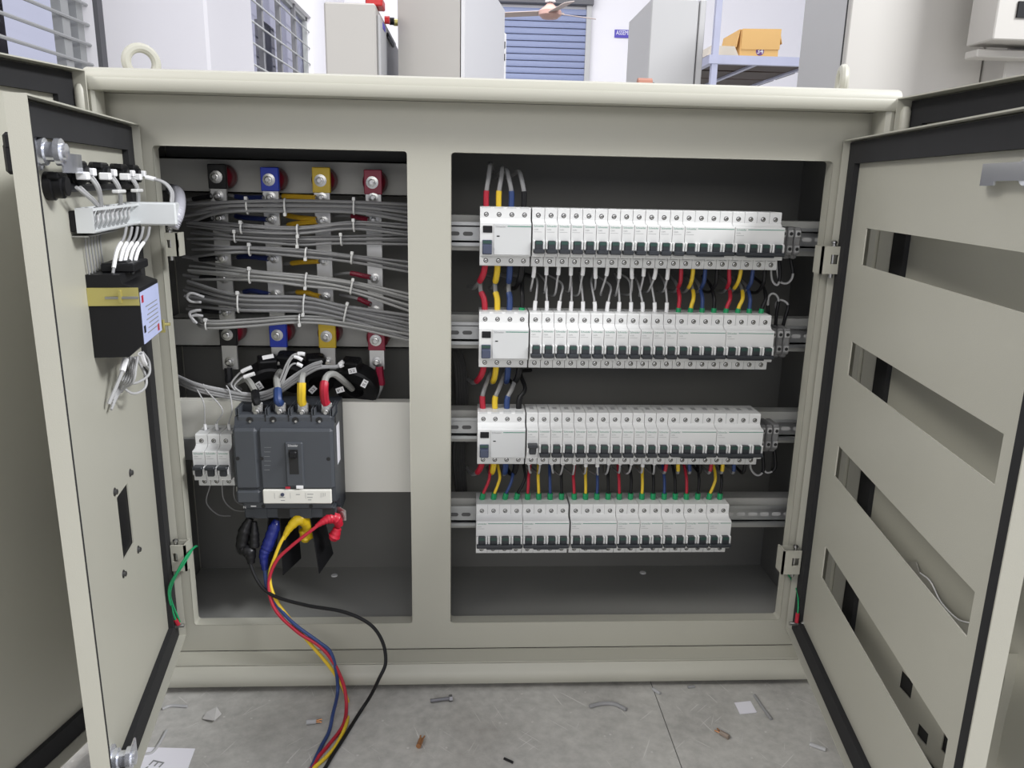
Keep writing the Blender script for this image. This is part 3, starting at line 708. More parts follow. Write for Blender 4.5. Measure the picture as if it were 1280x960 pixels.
def mcb_parts(n, root, off=False):
    bm_ = body_mesh(n); lobj('body', bm_, [WHITE, LTGREY, mat('port_grey', (.30, .30, .30), .6), GREYPR], root)
    for k in range(n):
        for zz in (.031, -.0337):
            lobj('terminal_screw', screw(k*PW+.009, zz), [HOLE, STEEL], root)
        t = MB(); x = k*PW
        if off:
            t.box(x+.0042, x+.0138, -.0745, -.066, -.0170, -.006, 0, bev=.0008); t.box(x+.0016, x+.0164, -.079, -.066, -.006, -.001, 0, bev=.001)
        else:
            t.box(x+.0040, x+.0140, -.0742, -.066, -.0152, -.0030, 0, bev=.0007); t.box(x+.0044, x+.0136, -.0747, -.0738, -.0078, -.0036, 1)
            if n == 1: t.box(x+.0014, x+.0166, -.0790, -.066, -.0205, -.0145, 0, bev=.0012)
        lobj('toggle', t, [TOGGLE, TEAL], root)
    if n > 1:
        t = MB(); W_ = n*PW
        t.box(.001, W_-.001, -.0790, -.066, -.0195, -.0142, 0, bev=.0012); t.box(.016, W_-.016, -.0792, -.070, -.0212, -.0190, 0, bev=.001); lobj('handle_bar', t, TOGGLE, root)
    t = MB(); y = -.06712
    add_text(t, 'Schneider', .0040, (.0018, y, .0155), (1, 0, 0), (0, 0, 1), 0, width=.0145)
    add_text(t, 'iC60N', .0026, (.0020, y, .0112), (1, 0, 0), (0, 0, 1), 1, width=.006)
    t.box(.002, .013, y, y+.0001, .0085, .0089, 1)
    if n > 1: t.box(.0185, n*PW-.001, y, y+.0001, .0166, .0175, 0)
    for k in range(n): t.box(k*PW+.0035, k*PW+.0145, -.05015, -.0500, -.0286, -.0280, 1)
    lobj('printed_marking', t, [GREENLN, GREYPR], root)
def rccb_parts(root):
    n = 4; b = MB(); b.prism(PROF, lambda a, c, t: (t, a, c), .0003, n*PW-.0003, 0)
    for k in range(n):
        x = k*PW; b.box(x+.0045, x+.0135, -.034, -.016, .0409, .0414, 1)
        b.box(x+.003, x+.015, -.0503, -.040, .0395, .0416, 1)
    lobj('body', b, [WHITE, LTGREY], root)
    for k in range(n):
        for zz in (.031, -.0337): lobj('terminal_screw', screw(k*PW+.009, zz), [HOLE, STEEL], root)
    b = MB(); b.box(.0195, .0715, -.0685, -.0665, -.0240, .0190, 0, bev=.0006); lobj('cover', b, LTGREY, root)
    b = MB(); b.box(.0042, .0172, -.0682, -.0665, .0065, .0160, 0, bev=.0006); lobj('test_button', b, BLACK, root)
    b = MB(); b.box(.0036, .0170, -.0690, -.0665, -.0235, -.0035, 0, bev=.0006); b.box(.0040, .0166, -.0745, -.0670, -.0225, -.0100, 0, bev=.001); b.box(.0042, .0164, -.0695, -.0688, -.0085, -.0042, 1); lobj('toggle', b, [TOGBLUE, TEAL], root)
    b = MB(); y = -.0687
    add_text(b, 'Schneider', .0038, (.0215, y, .0140), (1, 0, 0), (0, 0, 1), 1, width=.0145); b.box(.0385, .0712, y, y+.0001, .0152, .0162, 0); b.box(.0235, .0275, y, y+.0001, .0012, .0028, 2)
    lobj('printed_marking', b, [GREENLN, GREYPR, HOLE], root)
ROWX = [.0413, .0415, .0407, .0401]; RN = ['top', 'second', 'third', 'bottom']
protos = {}
def place(kind, x, i, label, cat, group):
    loc = (x, YR, RZ[i])
    if kind not in protos:
        nm = {'r': 'residual_current_breaker', 1: 'single_pole_breaker', 2: 'double_pole_breaker', 4: 'four_pole_breaker', 'off': 'single_pole_breaker'}[kind]
        r = thing(nm, label, cat, group, loc)
        if kind == 'r': rccb_parts(r)
        else: mcb_parts(1 if kind == 'off' else kind, r, kind == 'off')
        protos[kind] = r; return r
    return dup(protos[kind], loc, label, group)
POS = {}
for i in range(3):
    x = ROWX[i]; place('r', x, i, 'white four-pole residual current breaker at the left end of the %s row' % RN[i], 'breaker', 'residual current breakers')
    POS[i, 'r'] = x; x += 4*PW + .0016
    POS[i, 's'] = x
    for k in range(12):
        if i == 2 and k == 0:
            place('off', x, i, 'single breaker with its toggle flipped up, first in the third row', 'breaker', 'single-pole breakers of the third row')
        else:
            place(1, x, i, 'white single breaker, %s to the right of the residual breaker, %s row' % (ORD[k], RN[i]), 'breaker', 'single-pole breakers of the %s row' % RN[i])
        x += PW
    POS[i, 'm'] = x
    for k in range(2):
        place(4, x, i, 'white four-pole breaker %s of the %s row' % (('beside the last single breaker', 'at the right end')[k], RN[i]), 'breaker', 'four-pole breakers'); x += 4*PW
    POS[i, 'e'] = x
x = ROWX[3]; POS[3, 'b'] = []
for k in range(3):
    for q in range(4): POS[3, 'b'].append(x+q*PW+.009)
    place(4, x, 3, 'white four-pole breaker, %s from the left in the bottom row' % ORD[k], 'breaker', 'four-pole breakers'); x += 4*PW + (.0022 if k == 1 else 0)
for k in range(5):
    for q in range(2): POS[3, 'b'].append(x+q*PW+.009)
    place(2, x, 3, 'white two-pole breaker, %s from the right end of the bottom row' % ORD[4-k], 'breaker', 'two-pole breakers'); x += 2*PW
# rail terminal blocks
TBG = mat('terminal_grey', (.16, .16, .16), .5)
tb = None
for i, n in enumerate((3, 3, 3)):
    for k in range(n):
        xx = POS[i, 'e'] + .0040 + k*.0108
        lab = 'small grey screw terminal, %s past the right end of the %s breaker row' % (ORD[k], RN[i])
        if tb is None:
            tb = thing('rail_terminal', lab, 'terminal', 'grey rail terminals', (xx, YR-.010, RZ[i]))
            b = MB(); b.box(.0003, .0102, -.030, .010, -.020, .020, bev=.002); b.box(.0003, .0102, -.022, .010, -.026, -.018, bev=.002); lobj('body', b, TBG, tb)
            for zz in (.011, -.011):
                b = MB(); b.box(.0014, .0092, -.0315, -.029, zz-.005, zz+.005, 0, bev=.001); b.lathe((.0053, -.0312, zz), (0, -1, 0), [(.0028, 0), (.0026, .0006)], 10, 1); lobj('clamp_screw', b, [mat('term_face', (.34, .34, .34), .5), HOLE], tb)
        else: dup(tb, (xx, YR-.010, RZ[i]), lab)

# ================================================================== WIRING ON THE RIGHT
YW = .034
rnd = random.Random(3)
def poledown(x, i): return Vector((x, YW, RZ[i]-.0405))
def poleup(x, i): return Vector((x, YW, RZ[i]+.0405))
COLS = [('red', WRED), ('yellow', WYEL), ('blue', WBLU), ('black', WBLK)]
# feeds at residual breakers
for i in range(3):
    for k, (cn, cm) in enumerate(COLS):
        x = POS[i, 'r'] + k*PW + .009
        p = poleup(x, i); sgn = (.006, .002, -.002, -.006)[k]
        if i == 0:
            hts = (.060, .055, .052, .050)[k]
            pts = [p+Vector((0, 0, -.004)), p+Vector((.0, 0, .02)), p+Vector((.003 if k < 2 else -.004, .004, .040)), p+Vector((.006 if k < 2 else -.008, .03, hts)), p+Vector((.012 if k < 2 else -.02, .10, hts-.01))]
            wire('feed_cable', '%s-sleeved grey cable rising from the top row residual breaker' % cn, 'cable', 'sleeved feed cables', pts, .0033, WGREY, [(0, .28, cm, .0040, 'sleeve')])
        else:
            lean = (-.004, .0, .002, .004)[k]
            sl = (.42 if i == 1 else .30) if not (i == 1 and k == 3) else .1
            pts = [p+Vector((0, 0, -.004)), p+Vector((lean*.4, .003, .016)), p+Vector((lean+(.006 if i == 2 else -.003), .010, .030)), p+Vector((lean+(.016 if i == 2 and k < 3 else .0), .040, .048)), p+Vector((lean+.02, .09, .040))]
            wire('feed_cable', '%s-sleeved feed cable entering the %s row residual breaker from above' % (cn, RN[i]), 'cable', 'sleeved feed cables', pts, .0033, WGREY if k < 3 else WBLK, [(0, sl, cm if not (i == 1 and k == 3) else WGRN, .0044, 'sleeve')])
        q = poledown(x, i); off = (-.012, -.004, -.001, -.006)[k]
        pts = [q+Vector((0, 0, .004)), q+Vector((off*.15, .004, -.012)), q+Vector((off*.6, .012, -.026)), q+Vector((off*1.3, .040, -.040)), q+Vector((off*2, .085, -.046))]
        wire('feed_cable', '%s-sleeved feed cable leaving the %s row residual breaker below' % (cn, RN[i]), 'cable', 'sleeved feed cables', pts, .0033, WGREY if k < 3 else WBLK, [(0, .52 if i != 1 else .62, cm, .0046, 'sleeve')])
# grey wires of the single breakers
for i, up in ((0, False), (1, True), (2, False)):
    for k in range(12):
        x = POS[i, 's'] + k*PW + .009 + (-.002 if not up else 0)
        s_ = 1 if up else -1
        p = poleup(x, i) if up else poledown(x, i)
        a, b_ = rnd.uniform(-.006, .006), rnd.uniform(-.014, .016)
        L = rnd.uniform(.036, .046) if i < 2 else rnd.uniform(.024, .032)
        start = rnd.choice((0, 0, .006)) if not up else 0
        pts = [p-Vector((0, 0, .003*s_)), p+Vector((a*.1, -.001, .010*s_)), p+Vector((a*.5, .001, .022*s_)), p+Vector((a, .016, L*s_)), p+Vector((b_, .075, (L+.008)*s_))]
        wh = 'above' if up else 'below'
        wire('control_wire', 'grey wire with white marker %s single breaker %s of the %s row' % (wh, ORD[k], RN[i]), 'cable', 'marked grey wires of the single breakers', pts, .0016, WGREYL, [(.03+start*12, (.36 if i < 2 else .22)+start*12, FERR, .0030, 'marker_sleeve')])
# coloured wires of the four-pole breakers between top and second row, and below the third row
for i, up in ((0, False), (1, True), (2, False)):
    for k in range(8):
        cn, cm = COLS[k % 4]; x = POS[i, 'm'] + k*PW + .009; p = poleup(x, i) if up else poledown(x, i); s_ = 1 if up else -1
        a = rnd.uniform(-.003, .012) if up else rnd.uniform(-.003, .004)
        L = .040 if i < 2 else .026
        pts = [p-Vector((0, 0, .003*s_)), p+Vector((a*.2, 0, .010*s_)), p+Vector((a*.8, .004, .024*s_)), p+Vector((a*1.1, .03, L*s_)), p+Vector((a*1.1+.004, .085, (L+.006)*s_))]
        sl = [(0, .62 if i < 2 else .4, cm, .0030, 'sleeve')]
        if up: sl.append((0, .2, WGRN, .0040, 'ferrule'))
        wire('phase_wire', '%s phase wire %s four-pole breaker pole %s, %s row' % (cn, 'above' if up else 'below', ORD[k], RN[i]), 'cable', 'coloured phase wires', pts, .0024, WGREY if k % 4 != 3 else WBLK, sl)
# coloured wires into the bottom row
seq = 'RYBKRYBKRYBKRKYKBKRKYK'; CM = {'R': COLS[0], 'Y': COLS[1], 'B': COLS[2], 'K': COLS[3]}
lean = {0: .012, 1: .010, 2: .012, 3: .014, 20: .010}
for k, ch in enumerate(seq):
    cn, cm = CM[ch]; x = POS[3, 'b'][k]; p = Vector((x, YW, RZ[3]+.0412)); a = lean.get(k, rnd.uniform(-.002, .002))
    pts = [p+Vector((0, 0, -.003)), p+Vector((a*.2, 0, .010)), p+Vector((a*.7, .001, .024)), p+Vector((a, .006, .036)), p+Vector((a+rnd.uniform(-.004, .004), .030, .052)), p+Vector((a, .09, .055))]
    wire('phase_wire', '%s wire with green ferrule entering bottom row pole %s from the left' % (cn, ORD[k]), 'cable', 'coloured phase wires', pts, .0024, cm, [(0, .2, WGRN, .0044, 'ferrule')])
# grey loops at the right end of rows
def loop(pts, lab, sl): wire('loop_wire', lab, 'cable', 'grey loop wires at the row ends', pts, .0017, WGREYL, sl)
loop([at(966, 322, .05), at(964, 340, .05), at(966, 352, .05), at(972, 356, .048), at(975, 345, .05), at(974, 325, .055)], 'grey looped wire with black sleeve hanging right of the top row', [(.7, 1, WBLK, .0028, 'sleeve')])
loop([at(970, 325, .055), at(974, 350, .055), at(984, 354, .05), at(991, 344, .05), at(988, 322, .055)], 'grey looped wire curving outermost right of the top row', [(.78, 1, WBLK, .0028, 'sleeve')])
loop([at(962, 408, .05), at(960, 385, .05), at(961, 371, .048), at(967, 367, .048), at(973, 374, .05), at(971, 390, .052), at(969, 410, .055)], 'grey arched wire standing inner right above the second row terminals', [(0, .2, WBLK, .0028, 'sleeve'), (.7, 1, WBLK, .0028, 'sleeve')])
loop([at(972, 392, .058), at(970, 380, .058), at(976, 375, .055), at(985, 381, .052), at(982, 395, .052), at(978, 410, .055)], 'grey arched wire standing outermost above the second row terminals', [(.6, 1, WBLK, .0028, 'sleeve')])
loop([at(942, 568, .06), at(938, 584, .06), at(946, 594, .058), at(954, 588, .058), at(953, 562, .06)], 'grey looped wire hanging inner right under the third row', [(.7, 1, WBLK, .0028, 'sleeve')])
loop([at(953, 586, .06), at(960, 591, .058), at(969, 584, .058), at(968, 562, .06)], 'grey looped wire hanging outermost under the third row', [(.5, 1, WBLK, .0028, 'sleeve')])
for k in range(5):
    wire('trunk_cable', 'dark trunk cable behind the left rail ends, %s from the partition' % ORD[k], 'cable', 'dark trunk cables behind the rails', [at(566+k*2.5, 438, .13), at(570+k*3.2, 470, .12), at(571+k*3, 520, .12), at(567+k*3, 570, .12), at(572+k*3, 625, .13)], .0026, mat('dark_cable', (.05, .05, .05), .5))

# ================================================================== LEFT COMPARTMENT
def zof(py, Y, px=370): return at(px, py, Y).z
YCB = .160
for (a, b_) in ((200, 243), (399, 434)):
    m_ = MB(); m_.box(XL, -.034, YCB, YCB+.002, zof(b_, YCB), zof(a, YCB)); m_.box(XL, -.034, YCB, YB, zof(a, YCB)-.002, zof(a, YCB)); m_.box(XL, -.034, YCB, YB, zof(b_, YCB), zof(b_, YCB)+.002)
    obj('crossbar', m_, BEAM, EN)
YMP = .085
m_ = MB(); z1, z2, z3 = zof(502, YMP), zof(553, YMP), zof(615, YMP); xa = at(292, 560, YMP).x
m_.box(XL, -.034, YMP, YMP+.002, z2, z1); m_.box(xa, -.034, YMP, YMP+.002, z3, z2); m_.box(XL, -.034, YMP+.002, YMP+.02, z1-.002, z1); m_.box(xa, -.034, YMP+.002, YMP+.02, z3, z3+.002)
obj('mounting_plate', m_, mat('mounting_plate_paint', (.80, .79, .71), .45, noise=(4, .04)), EN)
YBB = .112
def bolt(mb, x, y, z, r=.0075, mi=0):
    mb.lathe((x, y, z), (0, -1, 0), [(r*1.35, 0), (r*1.35, .0014), (r*1.1, .0016), (r*1.1, .003), (r*.95, .0032)], 16, mi); mb.lathe((x, y-.003, z), (0, -1, 0), [(r*.85, 0), (r*.85, .0045), (r*.7, .005)], 6, mi); mb.lathe((x, y-.007, z), (0, -1, 0), [(r*.5, 0), (r*.45, .004)], 8, mi)
C2 = lambda X, Y: (190+X/3.84, 180+Y/3.84)
BARS = [('black', BLKTAPE, 270, 287, 205, 236, 403, 432, [(308, 250), (308, 355), (333, 548), (335, 645), (338, 722), (347, 808)]),
        ('blue', BBLU, 336.5, 348.5, 209, 239, 402, 434, [(555, 255), (573, 360), (577, 548), (587, 722)]),
        ('yellow', BYEL, 400, 410.5, 209, 241, 404, 435, [(810, 258), (813, 368), (830, 560), (830, 735)]),
        ('red', BRED, 463.5, 473, 212, 243, 411, 438, [(1052, 258), (1060, 365), (1070, 645), (1075, 800)])]
BX = []
for cn, cm, xt, xb, y0, y1, y2, y3, bl in BARS:
    zt_, zb_ = at(xt, y0, YBB).z, at(xb, 462, YBB).z
    x = (at(xt, 222, YBB).x + at(xb, 423, YBB).x)/2; BX.append(x)
    hw = .0122
    rt = thing('busbar', 'vertical flat aluminium busbar with %s sleeves, left compartment' % cn, 'busbar', 'busbars', (x, YBB, zb_))
    m_ = MB(); m_.box(x-hw, x+hw, YBB, YBB+.005, zb_, zt_-.003, bev=.0008); obj('bar', m_, ALU, rt)
    for (ya, yb, px) in ((y0, y1, xt), (y2, y3, xb)):
        m_ = MB(); za, zc = at(px, ya, YBB).z, at(px, yb, YBB).z
        m_.box(x-hw-.0012, x+hw+.0012, YBB-.0015, YBB+.0065, zc, za, bev=.001); obj('sleeve', m_, cm, rt, '%s heat-shrink sleeve' % cn)
        m_ = MB(); bolt(m_, x-.001, YBB-.0015, za-(za-zc)*.52, .0068); obj('bolt', m_, STEEL, rt)
        zi = za-(za-zc)*.5
        iso = tag(obj('insulator', (lambda q: (q.lathe((x, YBB+.0066, zi), (0, 1, 0), [(.013, 0), (.0165, .004), (.0185, .012), (.0165, .018), (.0185, .026), (.0185, .034), (.014, .0405)], 24), q)[1])(MB()), INSU), 'dark red drum insulator behind the %s end of the %s busbar' % ('upper' if ya < 300 else 'lower', cn), 'insulator', 'busbar insulators')
    for (X, Y) in bl:
        p = at(*C2(X, Y), YBB); m_ = MB(); bolt(m_, x, YBB, p.z, .0058); obj('bolt', m_, STEEL, rt)
    p = at(xb, 452, YBB); m_ = MB(); bolt(m_, x, YBB, p.z, .006); obj('bolt', m_, STEEL, rt)
# lugged tails bolted on the bars
TAILS = [('black', WBLK, [((190, 265), (285, 250)), ((222, 362), (290, 355)), ((222, 552), (312, 548)), ((225, 642), (315, 640)), ((228, 722), (318, 720)), ((240, 800), (328, 806))]),
         ('blue', mat('navy_pvc', (.012, .02, .09), .4), [((440, 258), (535, 258)), ((440, 352), (553, 362)), ((450, 540), (560, 550)), ((478, 705), (565, 722))]),
         ('yellow', mat('ochre_pvc', (.55, .33, .02), .4), [((668, 252), (790, 258)), ((685, 350), (790, 362)), ((692, 382), (795, 372)), ((708, 568), (805, 562)), ((733, 712), (808, 733))]),
         ('crimson', mat('crimson_pvc', (.22, .008, .03), .4), [((950, 345), (1040, 362)), ((945, 620), (1050, 640)), ((985, 742), (1050, 770))])]
for cn, cm, ls in TAILS:
    for k, (a, b_) in enumerate(ls):
        p, q = at(*C2(*a), .122), at(*C2(*b_), .108)
        d = p - q
        pts = [q, q+d*.35, p, p+Vector((-.03, .02, rnd.uniform(-.006, .004)))]
        if cn in ('yellow', 'blue') : pts.append(p+Vector((-.06, .04, rnd.uniform(-.01, .004))))
        wire('lugged_tail', '%s-sleeved cable tail bolted on its busbar, %s from the top' % (cn, ORD[k]), 'cable', '%s lugged tails' % cn, pts, .0024, WGREY, [(.02, .62, cm, .0040, 'sleeve')])
# bundles of grey cables
def bundle(name, pts, n, r, Y, spread, ties, gmat=WBUN, seed=1, rot=.35, dz=None):
    rn = random.Random(seed)
    base = [at(*C2(a, b_), Y) for a, b_ in pts]
    for k in range(n):
        ph = 2*math.pi*k/n
        pp = []
        for j, b0 in enumerate(base):
            f = (k-(n-1)/2)
            end = 1.7 if j in (0, len(base)-1) else 1
            oz = f*spread*end + rn.uniform(-.0012, .0012); oy = (.0028 if k % 2 else -.0016) + rn.uniform(-.001, .001)
            pp.append(b0 + Vector((rn.uniform(-.004, .004), oy, oz)))
        pp[0] = pp[0] + Vector((-.012, .035+rn.uniform(0, .02), rn.uniform(-.004, .004)))
        pp[-1] = pp[-1] + Vector((.006, .012, 0))
        wire('grey_cable', 'grey cable, %s from the top within the %s' % (ORD[n-1-k], name), 'cable', 'cables of the %s' % name, pp, r, gmat, per=7, n=7)
    path = smoothpath(base, 10)
    for q, (tx, ty) in enumerate(ties):
        c = at(*C2(tx, ty), Y); i = min(range(len(path)), key=lambda i_: (path[i_]-c).length); c = path[i]
        t = (path[min(i+1, len(path)-1)]-path[max(i-1, 0)]).normalized(); up_ = Vector((0, 0, 1)); sd = t.cross(up_).normalized(); u_ = sd.cross(t)
        hh = spread*(n-1)/2 + r + .0016
        m_ = MB(); ring = [c + sd*math.cos(a)*(.0068) + u_*math.sin(a)*hh for a in [2*math.pi*s/20 for s in range(21)]]
        m_.tube(ring, .0014, 6, flat=1.0)
        rt = thing('cable_tie', 'white nylon tie round the %s, %s from the left' % (name, ORD[q]), 'cable tie', 'white cable ties', c)
        obj('strap', m_, TIE, rt)
        m_ = MB(); e = c + u_*(-hh if q % 2 else hh) - Vector((0, .006, 0)); m_.obox(e, t, sd, u_, (.0022, .0022, .0026), bev=.0005); obj('head', m_, TIE, rt)
bundle('topmost cable bundle', [(150, 335), (350, 300), (640, 300), (970, 300), (1225, 335)], 5, .0024, .082, .0036, [(468, 300), (640, 300), (972, 300)], seed=1)
bundle('second cable bundle from top', [(160, 392), (430, 402), (700, 415), (970, 392), (1225, 415)], 4, .0019, .080, .0031, [(433, 402), (702, 412), (978, 400)], seed=2)
bundle('third cable bundle from top', [(170, 440), (400, 445), (700, 465), (910, 460), (1225, 462)], 4, .0019, .085, .0030, [(397, 445), (700, 462), (908, 462)], seed=3)
bundle('fourth cable bundle from top', [(180, 522), (330, 508), (470, 508), (740, 525), (960, 548), (1225, 600)], 4, .0020, .080, .0030, [(472, 505), (742, 530), (962, 545)], seed=4)
bundle('fifth cable bundle from top', [(170, 615), (470, 632), (740, 655), (960, 685), (1225, 770)], 6, .0021, .078, .0030, [(472, 632), (738, 655), (955, 683)], WBUNL, seed=5)
bundle('sixth cable bundle from top', [(160, 735), (415, 760), (730, 770), (930, 810), (1225, 890)], 7, .0026, .074, .0036, [(415, 765), (728, 772), (930, 812)], seed=6)
bundle('lowest cable bundle', [(190, 845), (262, 866), (480, 858), (710, 842), (930, 860), (1225, 930)], 4, .0020, .072, .0028, [(262, 868), (713, 842)], WBUNL, seed=7)
wire('hooked_cable', 'grey cable bent in a hook at the left end of the sixth bundle', 'cable', None, [at(*C2(235, 760), .085), at(*C2(185, 755), .075), at(*C2(168, 733), .07), at(*C2(190, 716), .07), at(*C2(250, 735), .075)], .002, WGREYL)
for k, (a, b_, c) in enumerate((((235, 797), (180, 815), (205, 858)), ((245, 826), (190, 830), (215, 862)))):
    wire('hooked_cable', 'grey cable end hooked left of the lowest bundle, %s one' % ('upper', 'lower')[k], 'cable', None, [at(*C2(*a), .075), at(*C2((a[0]+b_[0])/2, (a[1]+b_[1])/2-6), .072), at(*C2(*b_), .07), at(*C2(*c), .07)], .0022, WGREYL)
# corrugated conduit coming over from the door
pth = smoothpath([at(215, 284, -.062), at(221, 270, -.055), at(224, 254, -.02), at(222, 241, .03), at(214, 237, .08)], 14)
m_ = MB(); m_.tube(pth, [.0085 if k % 2 else .0076 for k in range(len(pth))], 12)
tag(obj('corrugated_conduit', m_, mat('translucent_grey', (.42, .42, .46), .35)), 'grey corrugated conduit passing from the door into the left compartment', 'conduit')

# ---- molded-case breaker
MF = -.004
mx0, mx1 = at(293, 580, MF).x, at(417.5, 580, MF).x
mz_t, mz_f, mz_b = at(355, 509, .02).z, at(355, 534, MF).z, at(355, 629, MF).z; mz_e = at(355, 641, .02).z
MC = thing('molded_case_breaker', 'large slate-grey four-pole main breaker on the left mounting plate', 'breaker', loc=((mx0+mx1)/2, YMP, mz_b))
b = MB()
z520 = at(355, 519, .008).z
b.prism([(YMP-.002, mz_e-.004), (.034, mz_e-.004), (.034, mz_e), (.030, mz_b-.004), (.014, mz_b-.001), (.002, mz_b), (MF+.001, mz_b+.003), (MF+.001, mz_f-.006), (.004, mz_f), (.010, z520-.003), (.034, z520-.003), (.034, mz_t), (YMP-.002, mz_t)], lambda a, c, t: (t, a, c), mx0+.001, mx1+.001)
obj('body', b, SLATED, MC)
b = MB(); xd = at(324, 580, MF).x
b.box(mx0, xd-.0006, MF-.003, .03, at(355, 612, MF).z+.0006, mz_f-.002, bev=.004); b.box(xd+.0006, mx1, MF-.003, .03, at(355, 612, MF).z+.0006, mz_f-.002, bev=.004)
b.box(mx0, xd-.0006, MF-.003, .03, mz_b, at(355, 612, MF).z-.0006, bev=.003); obj('front_cover', b, SLATE, MC)
b = MB(); b.box(mx0+.004, mx1-.002, .007, .03, mz_f-.002, z520, bev=.003); obj('upper_shroud', b, SLATE, MC)
b = MB(); b.box(mx0+.006, mx1-.006, .003, .03, mz_b-.0125, mz_b+.001, bev=.002); obj('lower_shroud', b, SLATE, MC)
b = MB(); b.box(mx0+.006, mx1-.004, .008, .03, mz_e-.004, mz_b-.0125, bev=.002); obj('foot_strip', b, SLATED, MC)
def mp(cx, cy): return at(290+cx/6.4, 500+cy/6.4, MF-.003)
b = MB(); p, q = mp(420, 335), mp(582, 690); b.box(p.x, q.x, MF-.006, MF, q.z, p.z, bev=.002); obj('toggle_bezel', b, SLATE, MC)
p, q = mp(455, 392), mp(540, 588); b = MB(); b.box(p.x, q.x, MF-.0063, MF-.004, q.z, p.z); obj('toggle_slot', b, HOLE, MC)
b = MB(); b.box(p.x+.001, q.x-.001, MF-.013, MF-.006, p.z-.012, p.z-.001, bev=.002); obj('toggle', b, BLACK, MC)
p, q = mp(248, 714), mp(800, 824); b = MB(); b.box(p.x, q.x, MF-.006, MF, q.z, p.z, bev=.0012); obj('trip_unit', b, mat('ivory_plastic', (.70, .69, .63), .4), MC)
b = MB(); y = MF-.0062
dial = mp(408, 750); b.lathe((dial.x, y+.0001, dial.z), (0, -1, 0), [(.0028, 0), (.0028, .0012)], 14, 0)
for cx in (342, 468, 590): 
    p_ = mp(cx, 738); b.box(p_.x, p_.x+.0004, y, y+.0001, p_.z-.009, p_.z, 1)
def ptext(s, size, cx, cy, mi, wd=None, yy=None):
    p_ = mp(cx, cy); add_text(b, s, size, (p_.x, y if yy is None else yy, p_.z), (1, 0, 0), (0, 0, 1), mi, wd)
for cx, cy, w_ in ((385, 775, .008), (395, 800, .006), (515, 752, .006), (605, 750, .009), (605, 775, .008), (612, 795, .005)):
    p_ = mp(cx, cy); b.box(p_.x, p_.x+w_, y, y+.0001, p_.z, p_.z+.0010, 1)
p_ = mp(262, 795)
for k in range(6):
    for q in range(6):
        if (k*7+q*5+k*q) % 3: b.box(p_.x+k*.0016, p_.x+k*.0016+.0012, y, y+.0001, p_.z+q*.0013, p_.z+q*.0013+.001, 1) if False else None
p_ = mp(712, 745)
for k in range(4): b.box(p_.x+k*.0022, p_.x+k*.0022+.0004, y, y+.0001, p_.z-.006+k*.0008, p_.z+.0015, 1)
obj('printed_scale', b, [TOGBLUE, GREYPR], MC)
b = MB(); y = MF-.0032
for k in range(6):
    p_ = mp(258, 378+k*36); b.box(p_.x, p_.x+.010-.001*(k % 3), y, y+.0001, p_.z-.0004, p_.z, 1)
ptext('Schneider', .0052, 450, 368, 0, .0145, MF-.0062)
add_text(b, 'N', .0056, at(304, 635.5, .0028), (1, 0, 0), (0, 0, 1), 0); p_ = at(313.5, 632, .0028); b.box(p_.x, p_.x+.008, .0026, .0028, p_.z-.0018, p_.z, 0)
p_ = mp(432, 705); b.box(p_.x, p_.x+.007, MF-.0062, MF-.006, p_.z, p_.z+.0035, 2)
p_, q_ = mp(518, 678), mp(575, 702); b.box(p_.x, q_.x, MF-.0068, MF-.006, q_.z, p_.z, 0)
obj('printed_marking', b, [FERR, GREYPR, WRED], MC)
for cx, cy, yy in ((45, 468, MF-.003), (238, 468, MF-.003), (771, 472, MF-.003), (222, 213, .0078), (605, 220, .0078), (250, 850, .0026), (630, 850, .0026)):
    p_ = at(290+cx/6.4, 500+cy/6.4, yy); b = MB(); b.lathe((p_.x, yy+.0002, p_.z), (0, -1, 0), [(.0030, 0), (.0030, .0004)], 14); obj('fixing_hole', b, HOLE, MC)
MXX = []
for k, (cx, cy) in enumerate(((200, 92), (385, 88), (565, 92), (755, 92))):
    p_ = at(290+cx/6.4, 500+cy/6.4, .020); MXX.append(p_)
    b = MB(); b.box(p_.x-.0105, p_.x+.0105, .0325, .0345, z520-.003, mz_t-.0005); obj('terminal_pocket', b, HOLE, MC)
    b = MB(); b.box(p_.x-.0080, p_.x+.0080, .0225, .0255, z520-.002, mz_t+.006, bev=.001); obj('terminal_lug', b, ALU, MC)
    b = MB(); bolt(b, p_.x, .0225, p_.z, .0060); obj('terminal_bolt', b, STEEL, MC)
    b = MB(); q_ = at(290+cx/6.4-9, 500+cy/6.4+11, .0068); b.lathe((q_.x, .0071, q_.z), (0, -1, 0), [(.0052, 0), (.0052, .0006)], 12, 0); b.lathe((q_.x+.001, .0065, q_.z-.001), (0, -1, 0), [(.0024, 0), (.002, .003)], 8, 1); obj('terminal_screw', b, [HOLE, STEEL], MC)
    b = MB(); b.box(p_.x+.0142, p_.x+.0158, .0066, .008, z520-.011, z520+.0005); obj('pole_groove', b, HOLE, MC)
for xx in [mx0+.005] + [(MXX[k].x+MXX[k+1].x)/2 for k in range(3)] + [mx1-.0035]:
    for o_ in (-.0022, .0012):
        b = MB(); b.box(xx+o_-.0004, xx+o_+.0014, .0085, .060, z520-.001, mz_t+.001, bev=.0004); obj('pole_barrier', b, SLATE, MC)
for k in range(4):
    x = MXX[k].x; b = MB(); b.box(x-.009, x+.009, .0072, .0090, mz_e-.0035, mz_b-.0135); obj('terminal_pocket', b, HOLE if k % 2 else SLATED, MC)
b = MB(); xs = mx1+.0012; b.box(xs, xs+.0003, .020, .045, at(422, 578, .03).z, at(422, 530, .03).z); obj('side_label', b, PAPER, MC)
